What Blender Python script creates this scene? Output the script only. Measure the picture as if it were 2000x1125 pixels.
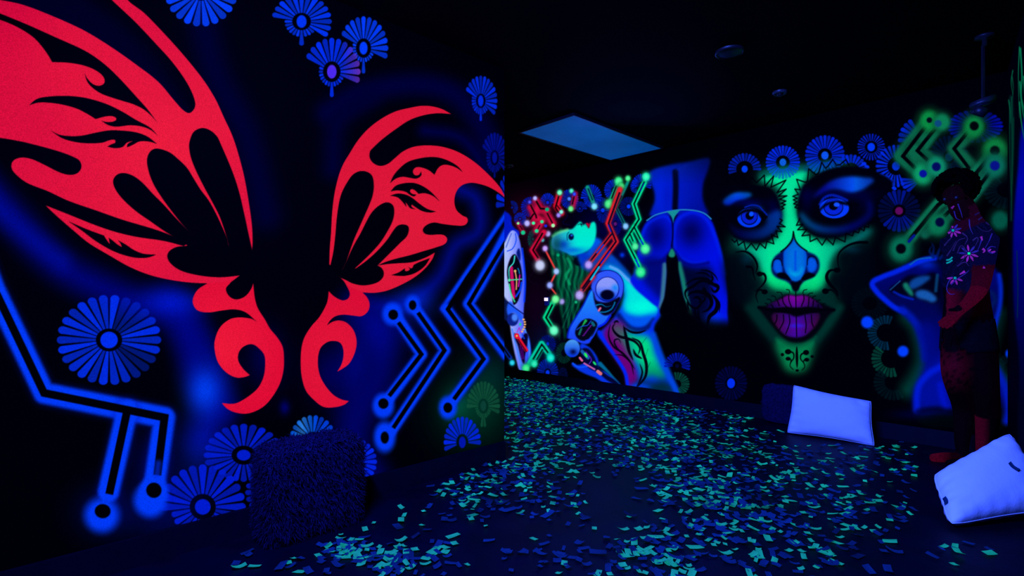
# Black-light mural room: fluorescent painted walls, confetti floor, shaggy poufs, pillows and a body-painted person
import bpy, bmesh, math, random
import numpy as np
from mathutils import Vector, Matrix, Euler
from mathutils.bvhtree import BVHTree
random.seed(7); rng = np.random.default_rng(7)
for o in list(bpy.data.objects): bpy.data.objects.remove(o)
scene = bpy.context.scene
COL = scene.collection
# ------------------------------------------------------------------ camera
FPX, HOR, CH = 1024., 580., 1.08          # focal length and horizon row for a 2000x1125 frame; eye height in metres
cam_data = bpy.data.cameras.new('camera'); cam = bpy.data.objects.new('camera', cam_data); COL.objects.link(cam)
cam_data.sensor_width = 36.; cam_data.lens = FPX/2000*36; cam_data.shift_y = (HOR-562.5)/2000.; cam_data.clip_start = .02
cam.location = (0, 0, CH); cam.rotation_euler = (math.pi/2, 0, 0)
scene.camera = cam
# ------------------------------------------------------------------ world, lights, exposure
world = bpy.data.worlds.new('world'); scene.world = world; world.use_nodes = True
world.node_tree.nodes['Background'].inputs[0].default_value = (.001, .0015, .03, 1); world.node_tree.nodes['Background'].inputs[1].default_value = .35
def area(name, loc, target, sx, sy, power, color):
    l = bpy.data.lights.new(name, 'AREA'); l.shape = 'RECTANGLE'; l.size = sx; l.size_y = sy; l.energy = power; l.color = color
    o = bpy.data.objects.new(name, l); COL.objects.link(o); o.location = loc
    o.rotation_euler = (Vector(target)-Vector(loc)).to_track_quat('-Z', 'Y').to_euler(); return o
BLUE = (.046, .104, 1.)
area('black_light_tube', (-.7, .75, 2.5), (2.2, 3.1, 0), 1.1, .12, 470, BLUE)
area('black_light_tube', (1.2, 5.2, 2.38), (1.3, 4.2, 0), 1.2, .12, 26, BLUE)
scene.view_settings.view_transform = 'Standard'; scene.view_settings.look = 'None'
scene.view_settings.exposure = 0; scene.view_settings.gamma = 1; scene.view_settings.use_curve_mapping = False
# ------------------------------------------------------------------ paint kit: the murals' fluorescent paint, worked out with numpy
def gblur(m, s):
    if s <= 0.3: return m
    r = int(math.ceil(2.6*s)); k = np.exp(-0.5*(np.arange(-r, r+1)/s)**2); k = (k/k.sum()).astype(np.float32)
    for ax in (0, 1):
        n = m.shape[ax]; p = [(0, 0), (0, 0)]; p[ax] = (r, r); q = np.pad(m, p); o = np.zeros_like(m)
        for i, w in enumerate(k):
            o += w*(q[i:i+n] if ax == 0 else q[:, i:i+n])
        m = o
    return m

def parse(s, off=(0, 0, 1)):
    """'x,y x,y* ...' in units of 1/scale about an origin; * marks a sharp corner"""
    pts, cor = [], []
    for t in s.split():
        c = t.endswith('*'); x, y = t.rstrip('*').split(',')
        pts.append((off[0]+float(x)/off[2], off[1]+float(y)/off[2])); cor.append(c)
    return np.array(pts, float), cor

def curve(pts, cor, closed, n=7):
    N = len(pts)
    if N < 3: return pts
    out = []
    for i in range(N if closed else N-1):
        p1, p2 = pts[i], pts[(i+1) % N]
        p0 = p1 if (cor[i] or (not closed and i == 0)) else pts[i-1]
        p3 = p2 if (cor[(i+1) % N] or (not closed and i == N-2)) else pts[(i+2) % N]
        L = np.linalg.norm(p2-p1)
        t1 = p2-p0; t2 = p3-p1
        t1 = t1/(np.linalg.norm(t1)+1e-9)*L; t2 = t2/(np.linalg.norm(t2)+1e-9)*L
        t = np.linspace(0, 1, n, endpoint=False)[:, None]
        h1 = 2*t**3-3*t**2+1; h2 = t**3-2*t**2+t; h3 = -2*t**3+3*t**2; h4 = t**3-t**2
        out.append(h1*p1+h2*t1+h3*p2+h4*t2)
    if not closed: out.append(pts[-1:])
    return np.vstack(out)

class Canvas:
    def __init__(s, x0, y0, w, h, bg=(0, 0, 6)):
        s.x0, s.y0, s.w, s.h = x0, y0, w, h
        s.c = np.zeros((h, w, 3), np.float32); s.c[:] = np.array(bg)/255.
        s.id = np.zeros((h, w), np.int16); s.cur = 0; s.th = 0.35
    def box(s, xa, ya, xb, yb):
        xa = max(int(math.floor(xa-s.x0)), 0); xb = min(int(math.ceil(xb-s.x0))+1, s.w)
        ya = max(int(math.floor(ya-s.y0)), 0); yb = min(int(math.ceil(yb-s.y0))+1, s.h)
        return (xa, ya, xb, yb) if xa < xb and ya < yb else None
    def grid(s, b):
        return np.meshgrid(np.arange(b[0], b[2], dtype=np.float32)+s.x0+.5, np.arange(b[1], b[3], dtype=np.float32)+s.y0+.5)
    def put(s, b, a, col, mark=True):
        xa, ya, xb, yb = b
        v = s.c[ya:yb, xa:xb]
        if callable(col):
            X, Y = s.grid(b); cc = (col(X, Y)/255.).astype(np.float32)
        else: cc = np.array(col, np.float32)/255.
        v += a[..., None]*(cc-v)
        if mark and s.cur:
            s.id[ya:yb, xa:xb][a > s.th] = s.cur
    def add(s, b, a, col):
        xa, ya, xb, yb = b; cc = np.array(col, np.float32)/255.
        v = s.c[ya:yb, xa:xb]; v[:] = 1-(1-v)*(1-a[..., None]*cc)
        if s.cur: s.id[ya:yb, xa:xb][a > s.th] = s.cur
    def mask(s, P, b):
        xa, ya, xb, yb = b; w, h = xb-xa, yb-ya; SS = 3
        acc = np.zeros((h, w+1), np.float32)
        x1 = P[:, 0]-s.x0-xa; y1 = P[:, 1]-s.y0-ya; x2 = np.roll(x1, -1); y2 = np.roll(y1, -1)
        for r in range(h*SS):
            yy = (r+.5)/SS
            m = (y1 <= yy) != (y2 <= yy)
            if not m.any(): continue
            xs = np.sort(x1[m]+(yy-y1[m])*(x2[m]-x1[m])/(y2[m]-y1[m])); xs = np.clip(xs, 0, w-.001)
            row = acc[r//SS]
            for k in range(0, len(xs)-1, 2):
                for X, sg in ((xs[k], 1.), (xs[k+1], -1.)):
                    i = int(X); fr = X-i
                    row[i] += sg*(1-fr)/SS; row[i+1] += sg*fr/SS
        return np.clip(np.cumsum(acc, 1)[:, :w], 0, 1)
    def poly(s, pts, col, off=(0, 0, 1), a=1., blur=0., smooth=True, mark=True):
        P, cor = parse(pts, off) if isinstance(pts, str) else (np.array(pts, float), [True]*len(pts))
        if smooth: P = curve(P, cor, True)
        e = 3*blur+2
        b = s.box(P[:, 0].min()-e, P[:, 1].min()-e, P[:, 0].max()+e, P[:, 1].max()+e)
        if b is None: return
        s.put(b, gblur(s.mask(P, b), blur)*a, col, mark)
    def stroke(s, pts, w, col, off=(0, 0, 1), a=1., soft=1., smooth=False, w2=None, add=False, mark=True):
        """line of width w (to w2), its edge fading over `soft` pixels"""
        P, cor = parse(pts, off) if isinstance(pts, str) else (np.array(pts, float), [False]*len(pts))
        if smooth: P = curve(P, cor, False)
        w = w/off[2]; bul = w2 == 'b'; w2 = w if (w2 is None or bul) else w2/off[2]
        L = np.concatenate([[0], np.cumsum(np.linalg.norm(np.diff(P, axis=0), axis=1))]); L /= max(L[-1], 1e-6)
        R = (w+(w2-w)*L)/2*(np.sin(np.pi*np.clip(L, 0, 1))**.6+.06 if bul else 1); e = max(w, w2)/2+soft+1
        b = s.box(P[:, 0].min()-e, P[:, 1].min()-e, P[:, 0].max()+e, P[:, 1].max()+e)
        if b is None: return
        A = np.zeros((b[3]-b[1], b[2]-b[0]), np.float32)
        for i in range(len(P)-1):
            e2 = e; c = s.box(min(P[i, 0], P[i+1, 0])-e2, min(P[i, 1], P[i+1, 1])-e2, max(P[i, 0], P[i+1, 0])+e2, max(P[i, 1], P[i+1, 1])+e2)
            if c is None: continue
            X, Y = s.grid(c); d = P[i+1]-P[i]; q = float(d@d)+1e-9
            t = np.clip(((X-P[i, 0])*d[0]+(Y-P[i, 1])*d[1])/q, 0, 1)
            D = np.hypot(X-P[i, 0]-t*d[0], Y-P[i, 1]-t*d[1]); r = R[i]+t*(R[i+1]-R[i])
            k = np.clip(.5+(r-D)/soft, 0, 1)
            if soft > 1.5: k = k*k*(3-2*k)
            v = A[c[1]-b[1]:c[3]-b[1], c[0]-b[0]:c[2]-b[0]]; np.maximum(v, k, out=v)
        (s.add if add else s.put)(b, A*a, col, *(() if add else (mark,)))
    def mline(s, pts, w, col, off=(0, 0, 1), blur=.5):
        """band of even width with mitred bends"""
        P, _ = parse(pts, off); w = w/off[2]/2; N = len(P); L, R = [], []
        for i in range(N):
            d1 = P[min(i, N-2)+1]-P[min(i, N-2)]; d0 = P[max(i, 1)]-P[max(i, 1)-1]
            d0 = d0/np.linalg.norm(d0); d1 = d1/np.linalg.norm(d1)
            n = np.array([-(d0+d1)[1], (d0+d1)[0]]); n /= np.linalg.norm(n)+1e-9
            m = w/max(abs(n@np.array([-d1[1], d1[0]])), .35)
            L.append(P[i]+n*m); R.append(P[i]-n*m)
        s.poly(L+R[::-1], col, blur=blur, smooth=False)
    def ell(s, cx, cy, rx, ry, col, off=(0, 0, 1), a=1., soft=1., rot=0., add=False, mark=True):
        cx, cy, rx, ry = off[0]+cx/off[2], off[1]+cy/off[2], rx/off[2], ry/off[2]; e = max(rx, ry)+soft+1
        b = s.box(cx-e, cy-e, cx+e, cy+e)
        if b is None: return
        X, Y = s.grid(b); X = X-cx; Y = Y-cy
        if rot: c, t = math.cos(rot), math.sin(rot); X, Y = X*c+Y*t, -X*t+Y*c
        d = np.hypot(X/rx, Y/ry); k = np.clip(.5+(1-d)*min(rx, ry)/soft, 0, 1)
        if soft > 1.5: k = k*k*(3-2*k)
        (s.add if add else s.put)(b, k*a, col, *(() if add else (mark,)))
    def blob(s, cx, cy, rx, ry, col, off=(0, 0, 1), a=1., rot=0., add=True, mark=False):
        """airbrushed spot"""
        cx, cy, rx, ry = off[0]+cx/off[2], off[1]+cy/off[2], rx/off[2], ry/off[2]; e = max(rx, ry)*2.2
        b = s.box(cx-e, cy-e, cx+e, cy+e)
        if b is None: return
        X, Y = s.grid(b); X = X-cx; Y = Y-cy
        if rot: c, t = math.cos(rot), math.sin(rot); X, Y = X*c+Y*t, -X*t+Y*c
        k = np.exp(-(X/rx)**2-(Y/ry)**2)*a; k[k < .012] = 0
        if add:
            o = s.cur
            if not mark: s.cur = 0
            s.add(b, k, col); s.cur = o
        else: s.put(b, k, col, mark)
    def flower(s, cx, cy, rx, ry, n, col, off=(0, 0, 1), inner=.3, hub=.17, hubcol=None, rot=0., rf=None, cf=None, a=1., ids=(0, 0), fat=.78, soft=1.2, hubs=(1, 1)):
        cx, cy, rx, ry = off[0]+cx/off[2], off[1]+cy/off[2], rx/off[2], ry/off[2]
        b = s.box(cx-rx-2, cy-ry-2, cx+rx+2, cy+ry+2)
        if b is None: return
        X, Y = s.grid(b); U = (X-cx)/rx; V = (Y-cy)/ry
        th = np.arctan2(-V, U)-rot; rho = np.hypot(U, V); st = 2*math.pi/n
        k = np.round(th/st); dt = th-k*st; ki = k.astype(int) % n
        ang = np.degrees(np.arange(n)*st+rot) % 360
        Rk = np.array([1. if rf is None else rf(t) for t in ang], np.float32)[ki]
        Ck = np.array([1. if cf is None else cf(t) for t in ang], np.float32)[ki]
        u = rho*np.cos(dt)/np.maximum(Rk, .05); v = np.abs(rho*np.sin(dt))/np.maximum(Rk, .05)
        hw = math.pi/n*fat; uc = 1-hw; pr = min(rx, ry)*Rk
        d = np.where(u < uc, hw*u-v, hw*uc-np.hypot(u-uc, v))*pr
        d = np.minimum(d, (u-inner/np.maximum(Rk, .3))*pr)
        rnd = .87+.13*np.sin(ki*2.4+cx)
        A = np.clip(.5+d/soft, 0, 1)*a*Ck*rnd*(Rk > .15)
        s.cur = ids[0]
        if ids[0]: s.id[b[1]:b[3], b[0]:b[2]][(rho < 1.0*Rk) & (Ck*Rk > .1)] = ids[0]
        s.put(b, A.astype(np.float32), col, False)
        s.cur = ids[1]
        if hub: s.ell(cx, cy, rx*hub*hubs[0], ry*hub*hubs[1], hubcol or col, soft=1.5, a=min(1, a*1.1))
        s.cur = 0

IDS = [None]        # what each painted region is: (thing key, thing name, part name or '', label, category, group)
def reg(key, name, part, label=None, cat=None, group=None):
    IDS.append((key, name, part, label, cat, group)); return len(IDS)-1

def up(lo, base=1.):            # petals short on the underside of the stencil
    return lambda t: base if (t < 190 or t > 345) else lo
def fan(a0, a1):                # only the petals between two directions
    def f(t):
        d = (t-a0) % 360
        return 1. if d <= (a1-a0) % 360 else 0.
    return f
def mottle(base, cx=None, cy=None, R=400., edge=.8, alt=None):
    base = np.array(base, np.float32); alt = base*edge if alt is None else np.array(alt, np.float32)
    def f(X, Y):
        n = .5+.25*np.sin(X*.021+1.7*np.sin(Y*.013))+.25*np.sin(Y*.017+1.3*np.sin(X*.011)+2)
        t = np.clip(np.hypot(X-cx, Y-cy)/R, 0, 1)*.75+.25*n if cx is not None else n
        return base+(alt-base)*t[..., None]
    return f
K = (0, 0, 3)
# ------------------------------------------------------------------ left wall: red butterfly, blue circuit lines, stencilled daisies
def paint_left():
    C = Canvas(-140, -250, 1130, 1460, (0, 0, 4))
    a, b, c, d, e, f, g, h = (0, 0, 3.75), (0, 280, 3.75), (0, 560, 3.75), (0, 825, 3.75), (480, 0, 3.75), (480, 280, 3.75), (480, 560, 3.75), (480, 825, 3.75)
    # airbrushed blue haze on the black wall
    C.stroke('380,-40 420,140 480,260 520,420', 60, (0, 0, 42), soft=60, smooth=True)
    C.stroke('40,-30 160,40 260,130 340,250', 90, (0, 0, 30), soft=50, smooth=True)
    C.stroke('-60,330 20,420 120,520 240,580 350,620 390,740 430,800', 60, (0, 2, 110), soft=70, smooth=True)
    C.stroke('-60,340 20,430 120,510', 30, (0, 10, 150), soft=50, smooth=True, a=.7)
    C.stroke('330,590 380,660 420,740 400,850', 60, (0, 4, 130), soft=80, smooth=True, a=.8)
    C.blob(400, 762, 34, 44, (0, 60, 230), a=.9); C.blob(340, 590, 60, 26, (0, 20, 160), a=.8); C.blob(390, 880, 40, 60, (0, 20, 150), a=.6)
    C.blob(300, 900, 50, 60, (0, 4, 110), a=.5); C.blob(320, 1000, 70, 60, (0, 8, 130), a=.5)
    C.blob(520, 700, 40, 60, (0, 0, 60)); C.blob(640, 730, 40, 60, (0, 0, 80), a=.8); C.blob(700, 720, 40, 80, (0, 4, 130), a=.8)
    C.stroke('640,220 700,185 800,165 880,180 930,230 960,290', 46, (0, 0, 52), soft=46, smooth=True)
    C.stroke('650,330 660,240 720,190', 40, (0, 0, 45), soft=50, smooth=True)
    C.stroke('900,370 930,390 935,450 890,480 860,540 800,590 730,600', 26, (0, 8, 125), soft=44, smooth=True)
    C.stroke('830,255 900,270 950,330', 20, (0, 0, 70), soft=40, smooth=True)
    C.stroke('700,600 730,640 740,720 700,800 690,870 720,930', 70, (0, 2, 95), soft=70, smooth=True)
    C.blob(810, 590, 40, 30, (0, 30, 170), a=.7); C.blob(760, 640, 60, 50, (0, 4, 90), a=.7)
    C.blob(925, 800, 70, 70, (0, 48, 30), a=.9); C.blob(960, 730, 50, 50, (0, 30, 30), a=.8); C.blob(890, 790, 25, 30, (0, 60, 50), a=.7)
    # daisies
    B = (0, 44, 236); F = 'blue daisies stencilled on the left wall'
    def fl(label, cx, cy, rx, ry, n=24, col=B, **k):
        key = 'fl'+label; i = reg(key, 'painted_daisy', 'petal_ring', label, 'painted flower', F); j = reg(key, 'painted_daisy', 'flower_center')
        C.flower(cx, cy, rx, ry, n, col, ids=(i, j), **k)
    fl('large complete blue daisy painted below the left red butterfly wing', 213, 664, 103, 89, 26, B, inner=.25, hub=.165, hubs=(1, 1.1), a=.95, cf=lambda t: .55 if (40 < t < 75 or 295 < t < 345) else 1)
    fl('bright blue daisy cut off by the top edge above the left wing', 393, -16, 72, 69, 22, (4, 62, 250), inner=.25)
    fl('blue daisy at the top edge, leftmost of the cluster above the right wing', 589, 42, 61, 56, 24, (0, 50, 240), inner=.3, hub=.2, rf=lambda t: .98 if (t < 175 or t > 325) else (.85 if 255 < t < 275 else .55), hubs=(.8, 1.1))
    fl('blue daisy, uppermost right of the three clustered above the right wing', 710, 94, 49, 63, 24, (2, 58, 250), inner=.3, hub=.19, rf=lambda t: 1. if (t < 160 or t > 335) else (.8 if 262 < t < 278 else .45), hubs=(.85, 1.05))
    fl('violet-hearted blue daisy, lowest of the cluster above the right wing', 648, 140, 57, 67, 24, lambda X, Y: np.stack([np.clip((X-665)*2.6, 0, 95), 44+0*X, 240-np.clip((X-665)*1.6, 0, 90)], -1), inner=.3, hub=.19, hubcol=(75, 40, 235), rf=lambda t: 1. if (t < 165 or t > 338) else (.75 if 262 < t < 278 else .45), hubs=(.85, 1.05))
    fl('lone small blue daisy on black above the tip of the right wing', 939, 197, 33, 50, 24, (0, 40, 220), inner=.28, hub=.2, rf=lambda t: 1. if (t < 165 or t > 325) else (.8 if 262 < t < 278 else .55), hubs=(.8, 1.1))
    fl('dim blue daisy by the wall corner above the right wing tip', 966, 308, 27, 50, 24, (0, 14, 140), inner=.3, hub=.2, rf=lambda t: 1. if (t < 165 or t > 325) else (.8 if 262 < t < 278 else .6), hubs=(.9, 1.1))
    fl('blue half daisy cut by the wall end beside the right wing tip', 1000, 400, 32, 66, 24, (0, 34, 220), inner=.3, rf=fan(80, 180))
    fl('blue daisy partly behind the left side of the shaggy pouf', 476, 889, 79, 62, 24, (0, 26, 200), inner=.3, hub=.17, rf=lambda t: 1. if (t < 200 or t > 345) else .85)
    fl('blue daisy touching the skirting left of the shaggy pouf', 396, 990, 85, 84, 24, (0, 26, 205), inner=.3, hub=.18, rf=lambda t: 1. if (t < 185 or t > 350) else .75)
    fl('blue daisy petals just above the skirting against the left side of the shaggy pouf', 536, 962, 58, 52, 22, (0, 22, 180), inner=.3)
    fl('pale cyan and blue daisy rising above the top of the shaggy pouf', 611, 858, 46, 48, 22, lambda X, Y: np.stack([np.clip(40-abs(X-590)*2, 0, 60), 60+np.clip(60-abs(X-590)*2, 0, 80), 215+0*X], -1), inner=.3)
    fl('blue daisy petals emerging right of the shaggy pouf', 694, 902, 43, 46, 22, (0, 36, 232), inner=.3)
    fl('dark green daisy near the bottom right corner of the left wall', 944, 793, 33, 49, 26, (14, 74, 52), inner=.3, hub=.19, hubcol=(10, 60, 50), rf=lambda t: 1. if (t < 190 or t > 345) else (.85 if 262 < t < 278 else .5), hubs=(.9, 1.1))
    fl('blue daisy touching the skirting beneath the dark green one', 903, 864, 37, 51, 24, (0, 34, 225), inner=.32, hub=.2, hubcol=(0, 20, 170), rf=lambda t: 1. if (t < 195 or t > 345) else .3, hubs=(.9, 1.1))
    C.blob(556, 796, 10, 14, (0, 0, 100), a=.9)
    # circuit lines
    def circ(label, glows, cores, dots, glowdots, col=(0, 56, 246), soft=7, gd=(0, 56, 245)):
        key = 'ci'+label; i = reg(key, 'painted_circuit_line', 'glowing_line', label, 'painted circuit', 'glowing circuit lines painted on the left wall')
        nd = []
        def node(o, x, y):
            X, Y = o[0]+x/o[2], o[1]+y/o[2]
            for a_, b_, k_ in nd:
                if math.hypot(a_-X, b_-Y) < 26: return k_
            nd.append((X, Y, reg(key, 'painted_circuit_line', 'node'))); return nd[-1][2]
        C.cur = i
        for (o, p, w, s_) in glows: C.stroke(p, w, (0, 10, 150), o, a=.55, soft=s_*2.6); C.stroke(p, w*.93, col, o, soft=s_)
        for (o, x, y, rx, ry, s_) in glowdots: C.cur = node(o, x, y); C.ell(x, y, rx, ry, gd, o, soft=s_)
        C.cur = i
        for (o, p, w) in cores: C.mline(p, w, K, o)
        for (o, x, y, rx, ry) in dots: C.cur = node(o, x, y); C.ell(x, y, rx, ry, K, o, soft=3)
        C.cur = 0
    C.blob(205, 1000, 52, 46, (0, 8, 120), a=.6)
    P1 = '-420,-970 -40,20 322,778 1205,958 1127,1470'
    circ('wide blue circuit line zigzagging down to two dots below the big daisy',
         [(c, P1, 168, 11), (c, '932,905 795,1500', 168, 11)],
         [(c, '-420,-970 -40,20 322,778 1205,958 1152,1380', 58), (c, '932,905 800,1520', 58)],
         [(d, 1127, 497, 56, 56), (d, 752, 650, 58, 52)],
         [(d, 1100, 570, 120, 125, 22), (d, 745, 680, 125, 125, 26), (d, 1127, 500, 105, 105, 14)])
    C.stroke('1160,300 1150,380', 46, (0, 40, 220), d, a=.7, soft=14)
    circ('blue chevron circuit line, leftmost of those right of the butterfly',
         [(g, '1115,235 1288,495 1040,830', 88, 8)], [(g, '1118,262 1287,495 1050,800', 30)], [(g, 1080, 205, 35, 37), (g, 1008, 856, 37, 38)],
         [(g, 1075, 200, 74, 84, 13), (g, 1008, 872, 78, 92, 13)])
    circ('long blue chevron circuit line running down to a dot beside the skirting',
         [(g, '1250,170 1460,466 1065,1060', 84, 8)], [(g, '1262,190 1456,466 1080,1035', 30)], [(g, 1222, 135, 27, 35), (g, 1018, 1105, 30, 44)],
         [(g, 1222, 130, 55, 66, 12), (g, 1018, 1100, 78, 112, 14)])
    circ('blue circuit line from the wall end to a dot beside the green daisy',
         [(g, '1905,-530 1560,-20 1438,160', 32, 7), (g, '1470,165 1742,530 1500,855', 84, 8)], [(g, '2000,-600 1620,-60 1490,150 1480,165 1742,529 1524,825', 30)], [(g, 1480, 886, 32, 37)],
         [(g, 1480, 886, 66, 84, 12)])
    circ('blue circuit line, nearest the wall end right of the butterfly',
         [(g, '1930,-415 1715,-10 1630,125 1910,500', 84, 8)], [(g, '1940,-390 1712,-10 1634,125 1915,497', 28)], [], [])
    # butterfly
    bk = 'butterfly'; lab = 'huge red tribal butterfly with black markings painted on the near left wall'
    RL = mottle((238, 30, 58), 330, 300, 420, alt=(205, 6, 58)); RR = mottle((222, 26, 56), 760, 420, 300, alt=(214, 14, 52))
    C.cur = reg(bk, 'butterfly_painting', 'tail', lab, 'mural')
    C.poly('1520,-25* 1450,20 1415,80 1415,130 1450,175 1530,188 1620,175 1720,166 1800,188 1882,258* 1840,235 1750,225 1680,240 1610,300 1572,400 1575,480 1600,560 1660,630 1730,665 1790,662 1830,648* 1780,600 1745,540 1750,480 1790,435 1850,422 1900,455 1935,500 1942,570 1930,660 1890,740 1830,795 1750,845 1700,858 1625,852* 1660,890 1720,920 1800,930 1870,912 1940,870 2000,800 2050,710 2075,620 2080,530 2070,440 2030,370 1980,310 1940,240 1890,160 1870,100 1862,50 1855,-25* 1840,15 1805,62 1760,88 1712,90 1672,62 1655,15 1680,-20 1760,-110* 1600,-140*', mottle((238, 26, 56), 430, 690, 160, alt=(215, 6, 50)), c)
    C.cur = reg(bk, 'butterfly_painting', 'tail')
    C.poly('607,32* 640,65 680,90 715,100 750,85 762,50 745,5 690,-90* 940,-60* 855,42* 890,80 907,130 895,180 850,215 790,212 720,205 660,215 620,245 595,282* 640,255 690,248 740,265 790,320 812,400 800,480 760,560 710,600 670,622* 700,570 715,510 712,450 690,410 640,397 590,410 545,455 528,540 540,640 580,720 640,790 700,825 755,838* 720,865 650,883 570,880 500,830 440,760 410,660 402,560 408,450 430,370 480,290 540,220 590,130 603,80', mottle((232, 26, 56), 640, 690, 160, alt=(210, 6, 50)), g)
    C.cur = reg(bk, 'butterfly_painting', 'wing')
    C.poly('-560,-80 -150,-25 0,0 150,30 330,95 600,215 800,335 1000,475 1160,600 1280,740 1340,805 1385,828 1420,800 1430,755 1400,665 1340,560 1250,440 1150,330 1000,170 900,75 820,0 560,-280* 720,-280* 935,0 1050,90 1150,190 1280,330 1400,470 1500,600 1580,730 1640,860 1700,990 1745,1125 1790,1300 1825,1500 1845,1650 1850,1770 1846,1835* 1700,1900* 1755,2018* 1700,2060* 1520,2075* 1400,2070 1250,2050 1100,2015 950,1955 800,1870 650,1780 540,1690 430,1595 370,1540 335,1505* 500,1570 700,1650 850,1700 1000,1735 1200,1765 1345,1802* 1365,1790* 1300,1745 1150,1685 900,1610 700,1540 500,1470 350,1400 200,1340 120,1280 85,1230 95,1180 150,1155 230,1165 330,1210 430,1260 500,1280 560,1272 595,1231 585,1180 540,1150 450,1115 350,1085 215,1050 150,1035 0,1010 -560,960*', RL, a)
    for p in ('-560,-30* -250,30 -100,60 0,98 200,180 400,270 600,360 700,420 800,500 900,600 1000,710 1080,800 1158,905* 1110,850 1050,800 980,765 900,740 820,715 740,685 680,645 640,600 618,535* 640,575 680,615 730,628 765,605 755,560 700,515 630,485 560,468 480,458 382,455* 350,400 290,320 230,262 120,195 0,145 -150,100 -560,60*',
              '213,770* 270,725 350,708 480,702 600,712 700,735 800,770 900,820 1000,880 1100,935 1158,995* 1100,950 1030,925 950,918 850,928 790,915 740,883* 780,893 830,890 852,872 830,853 780,852 700,872* 640,835 560,795 450,765 350,752 280,752',
              '368,952* 430,985 520,997 600,993 700,972 800,955 900,957 1000,970 1080,1000 1152,1055* 1090,1037 1020,1037 975,1060 930,1080* 935,1055 975,1032* 930,1045 900,1075 860,1085 820,1083 785,1073* 820,1055 843,1045 840,1025 800,1028 750,1045 650,1050 550,1040 450,1010',
              '1480,938 1420,965 1390,1030 1385,1080 1400,1160 1440,1260 1500,1380 1560,1490 1610,1590 1665,1750* 1700,1930* 1848,1835* 1820,1710 1790,1570 1750,1400 1700,1250 1615,1050 1590,1000 1540,955',
              '1150,1088 1105,1105 1078,1160 1085,1240 1120,1340 1180,1440 1260,1550 1350,1660 1450,1760 1595,1858* 1700,1950* 1665,1750* 1640,1690 1590,1580 1530,1470 1470,1390 1420,1310 1370,1230 1310,1170 1240,1115',
              '900,1267 850,1285 828,1330 850,1395 910,1470 1000,1550 1100,1620 1200,1690 1300,1750 1365,1792* 1500,1950* 1600,1940* 1595,1858* 1500,1795 1400,1710 1300,1610 1200,1500 1120,1420 1040,1335 970,1285',
              '1345,1802* 1290,1810 1240,1840 1225,1880 1250,1930 1320,1980 1420,2010 1540,2028 1640,2030 1755,2018* 1848,1835* 1700,1800* 1500,1790*',
              '500,1620* 640,1680 762,1725* 785,1762 805,1788* 795,1740* 830,1765 860,1790 893,1810* 880,1780 862,1758* 920,1790 980,1830 1050,1858 1145,1865* 1090,1885 1020,1890 930,1875 820,1835 700,1765 600,1690'):
        C.poly(p, K, a)
    C.cur = reg(bk, 'butterfly_painting', 'wing')
    C.poly('1505,-215* 1440,-250 1370,-270 1290,-275 1200,-260 1100,-235 1000,-185 900,-110 820,-20 760,75 715,150 680,240 648,380 632,520 625,650 615,780 612,885* 695,985* 760,1050* 855,1092* 940,1095 1030,1080 1130,1040 1230,985 1310,920 1365,850 1385,800* 1320,835 1220,870 1120,878 1030,885 965,895* 1020,870 1100,845 1200,820 1300,790 1400,760 1460,735 1475,700 1450,672 1400,668 1350,670 1310,660 1297,630 1330,595 1380,580 1440,590 1540,602 1600,600 1625,575 1620,545 1590,530 1545,490 1528,430 1540,360 1580,310 1640,290 1700,295 1780,320 1850,360 1905,402* 1860,320 1790,240 1680,140 1560,65 1440,25 1330,15 1230,25 1150,60 1090,110 1040,150 985,165 935,145 908,105 910,60 930,35 1000,-30 1100,-105 1200,-170 1300,-205 1400,-220', RR, f)
    for p in ('855,202 790,225 740,290 700,370 680,450 665,560 655,680 640,800 618,900* 690,960* 735,872* 790,712 830,620 870,530 905,450 930,380 938,300 920,230',
              '1030,432 970,460 920,510 880,580 840,660 800,730 770,790 735,872* 690,960* 778,936* 870,850 930,790 990,720 1040,640 1075,570 1088,500 1075,450',
              '1145,594 1110,605 1080,640 1040,700 990,760 930,820 870,870 778,936* 850,980* 965,895* 1010,850 1070,790 1130,730 1180,680 1195,630 1185,603',
              '965,895* 990,908 1010,940 1005,980 970,1015 910,1035 850,1040 780,1025 740,1005 695,985* 612,900* 690,930*',
              '1057,292* 1080,240 1120,190 1180,140 1250,115 1350,100 1430,108 1510,140 1560,175 1590,212* 1545,180 1490,160 1445,158 1410,180 1382,230* 1345,200 1300,180 1250,175 1225,200 1235,230 1265,232 1285,205* 1285,235 1250,258 1200,252 1150,245 1100,258',
              '1060,352* 1100,310 1160,292 1230,290 1290,310 1350,350 1400,400 1420,425* 1370,385 1310,365 1265,370* 1240,345 1215,335 1203,350 1220,370 1250,375* 1235,388 1210,382 1170,355 1110,345',
              '1057,383* 1110,368 1170,375 1220,400 1270,440 1330,480 1395,500* 1350,507 1290,495 1240,465 1215,447* 1215,465 1245,483* 1205,475 1185,450 1170,430* 1178,467* 1140,420 1110,395',
              '1065,965* 1120,945 1165,915* 1170,935 1200,925 1190,905* 1215,915 1230,890* 1270,870 1350,840* 1310,900 1240,950 1170,970 1110,970'):
        C.poly(p, K, f)
    C.cur = 0
    return C
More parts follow.
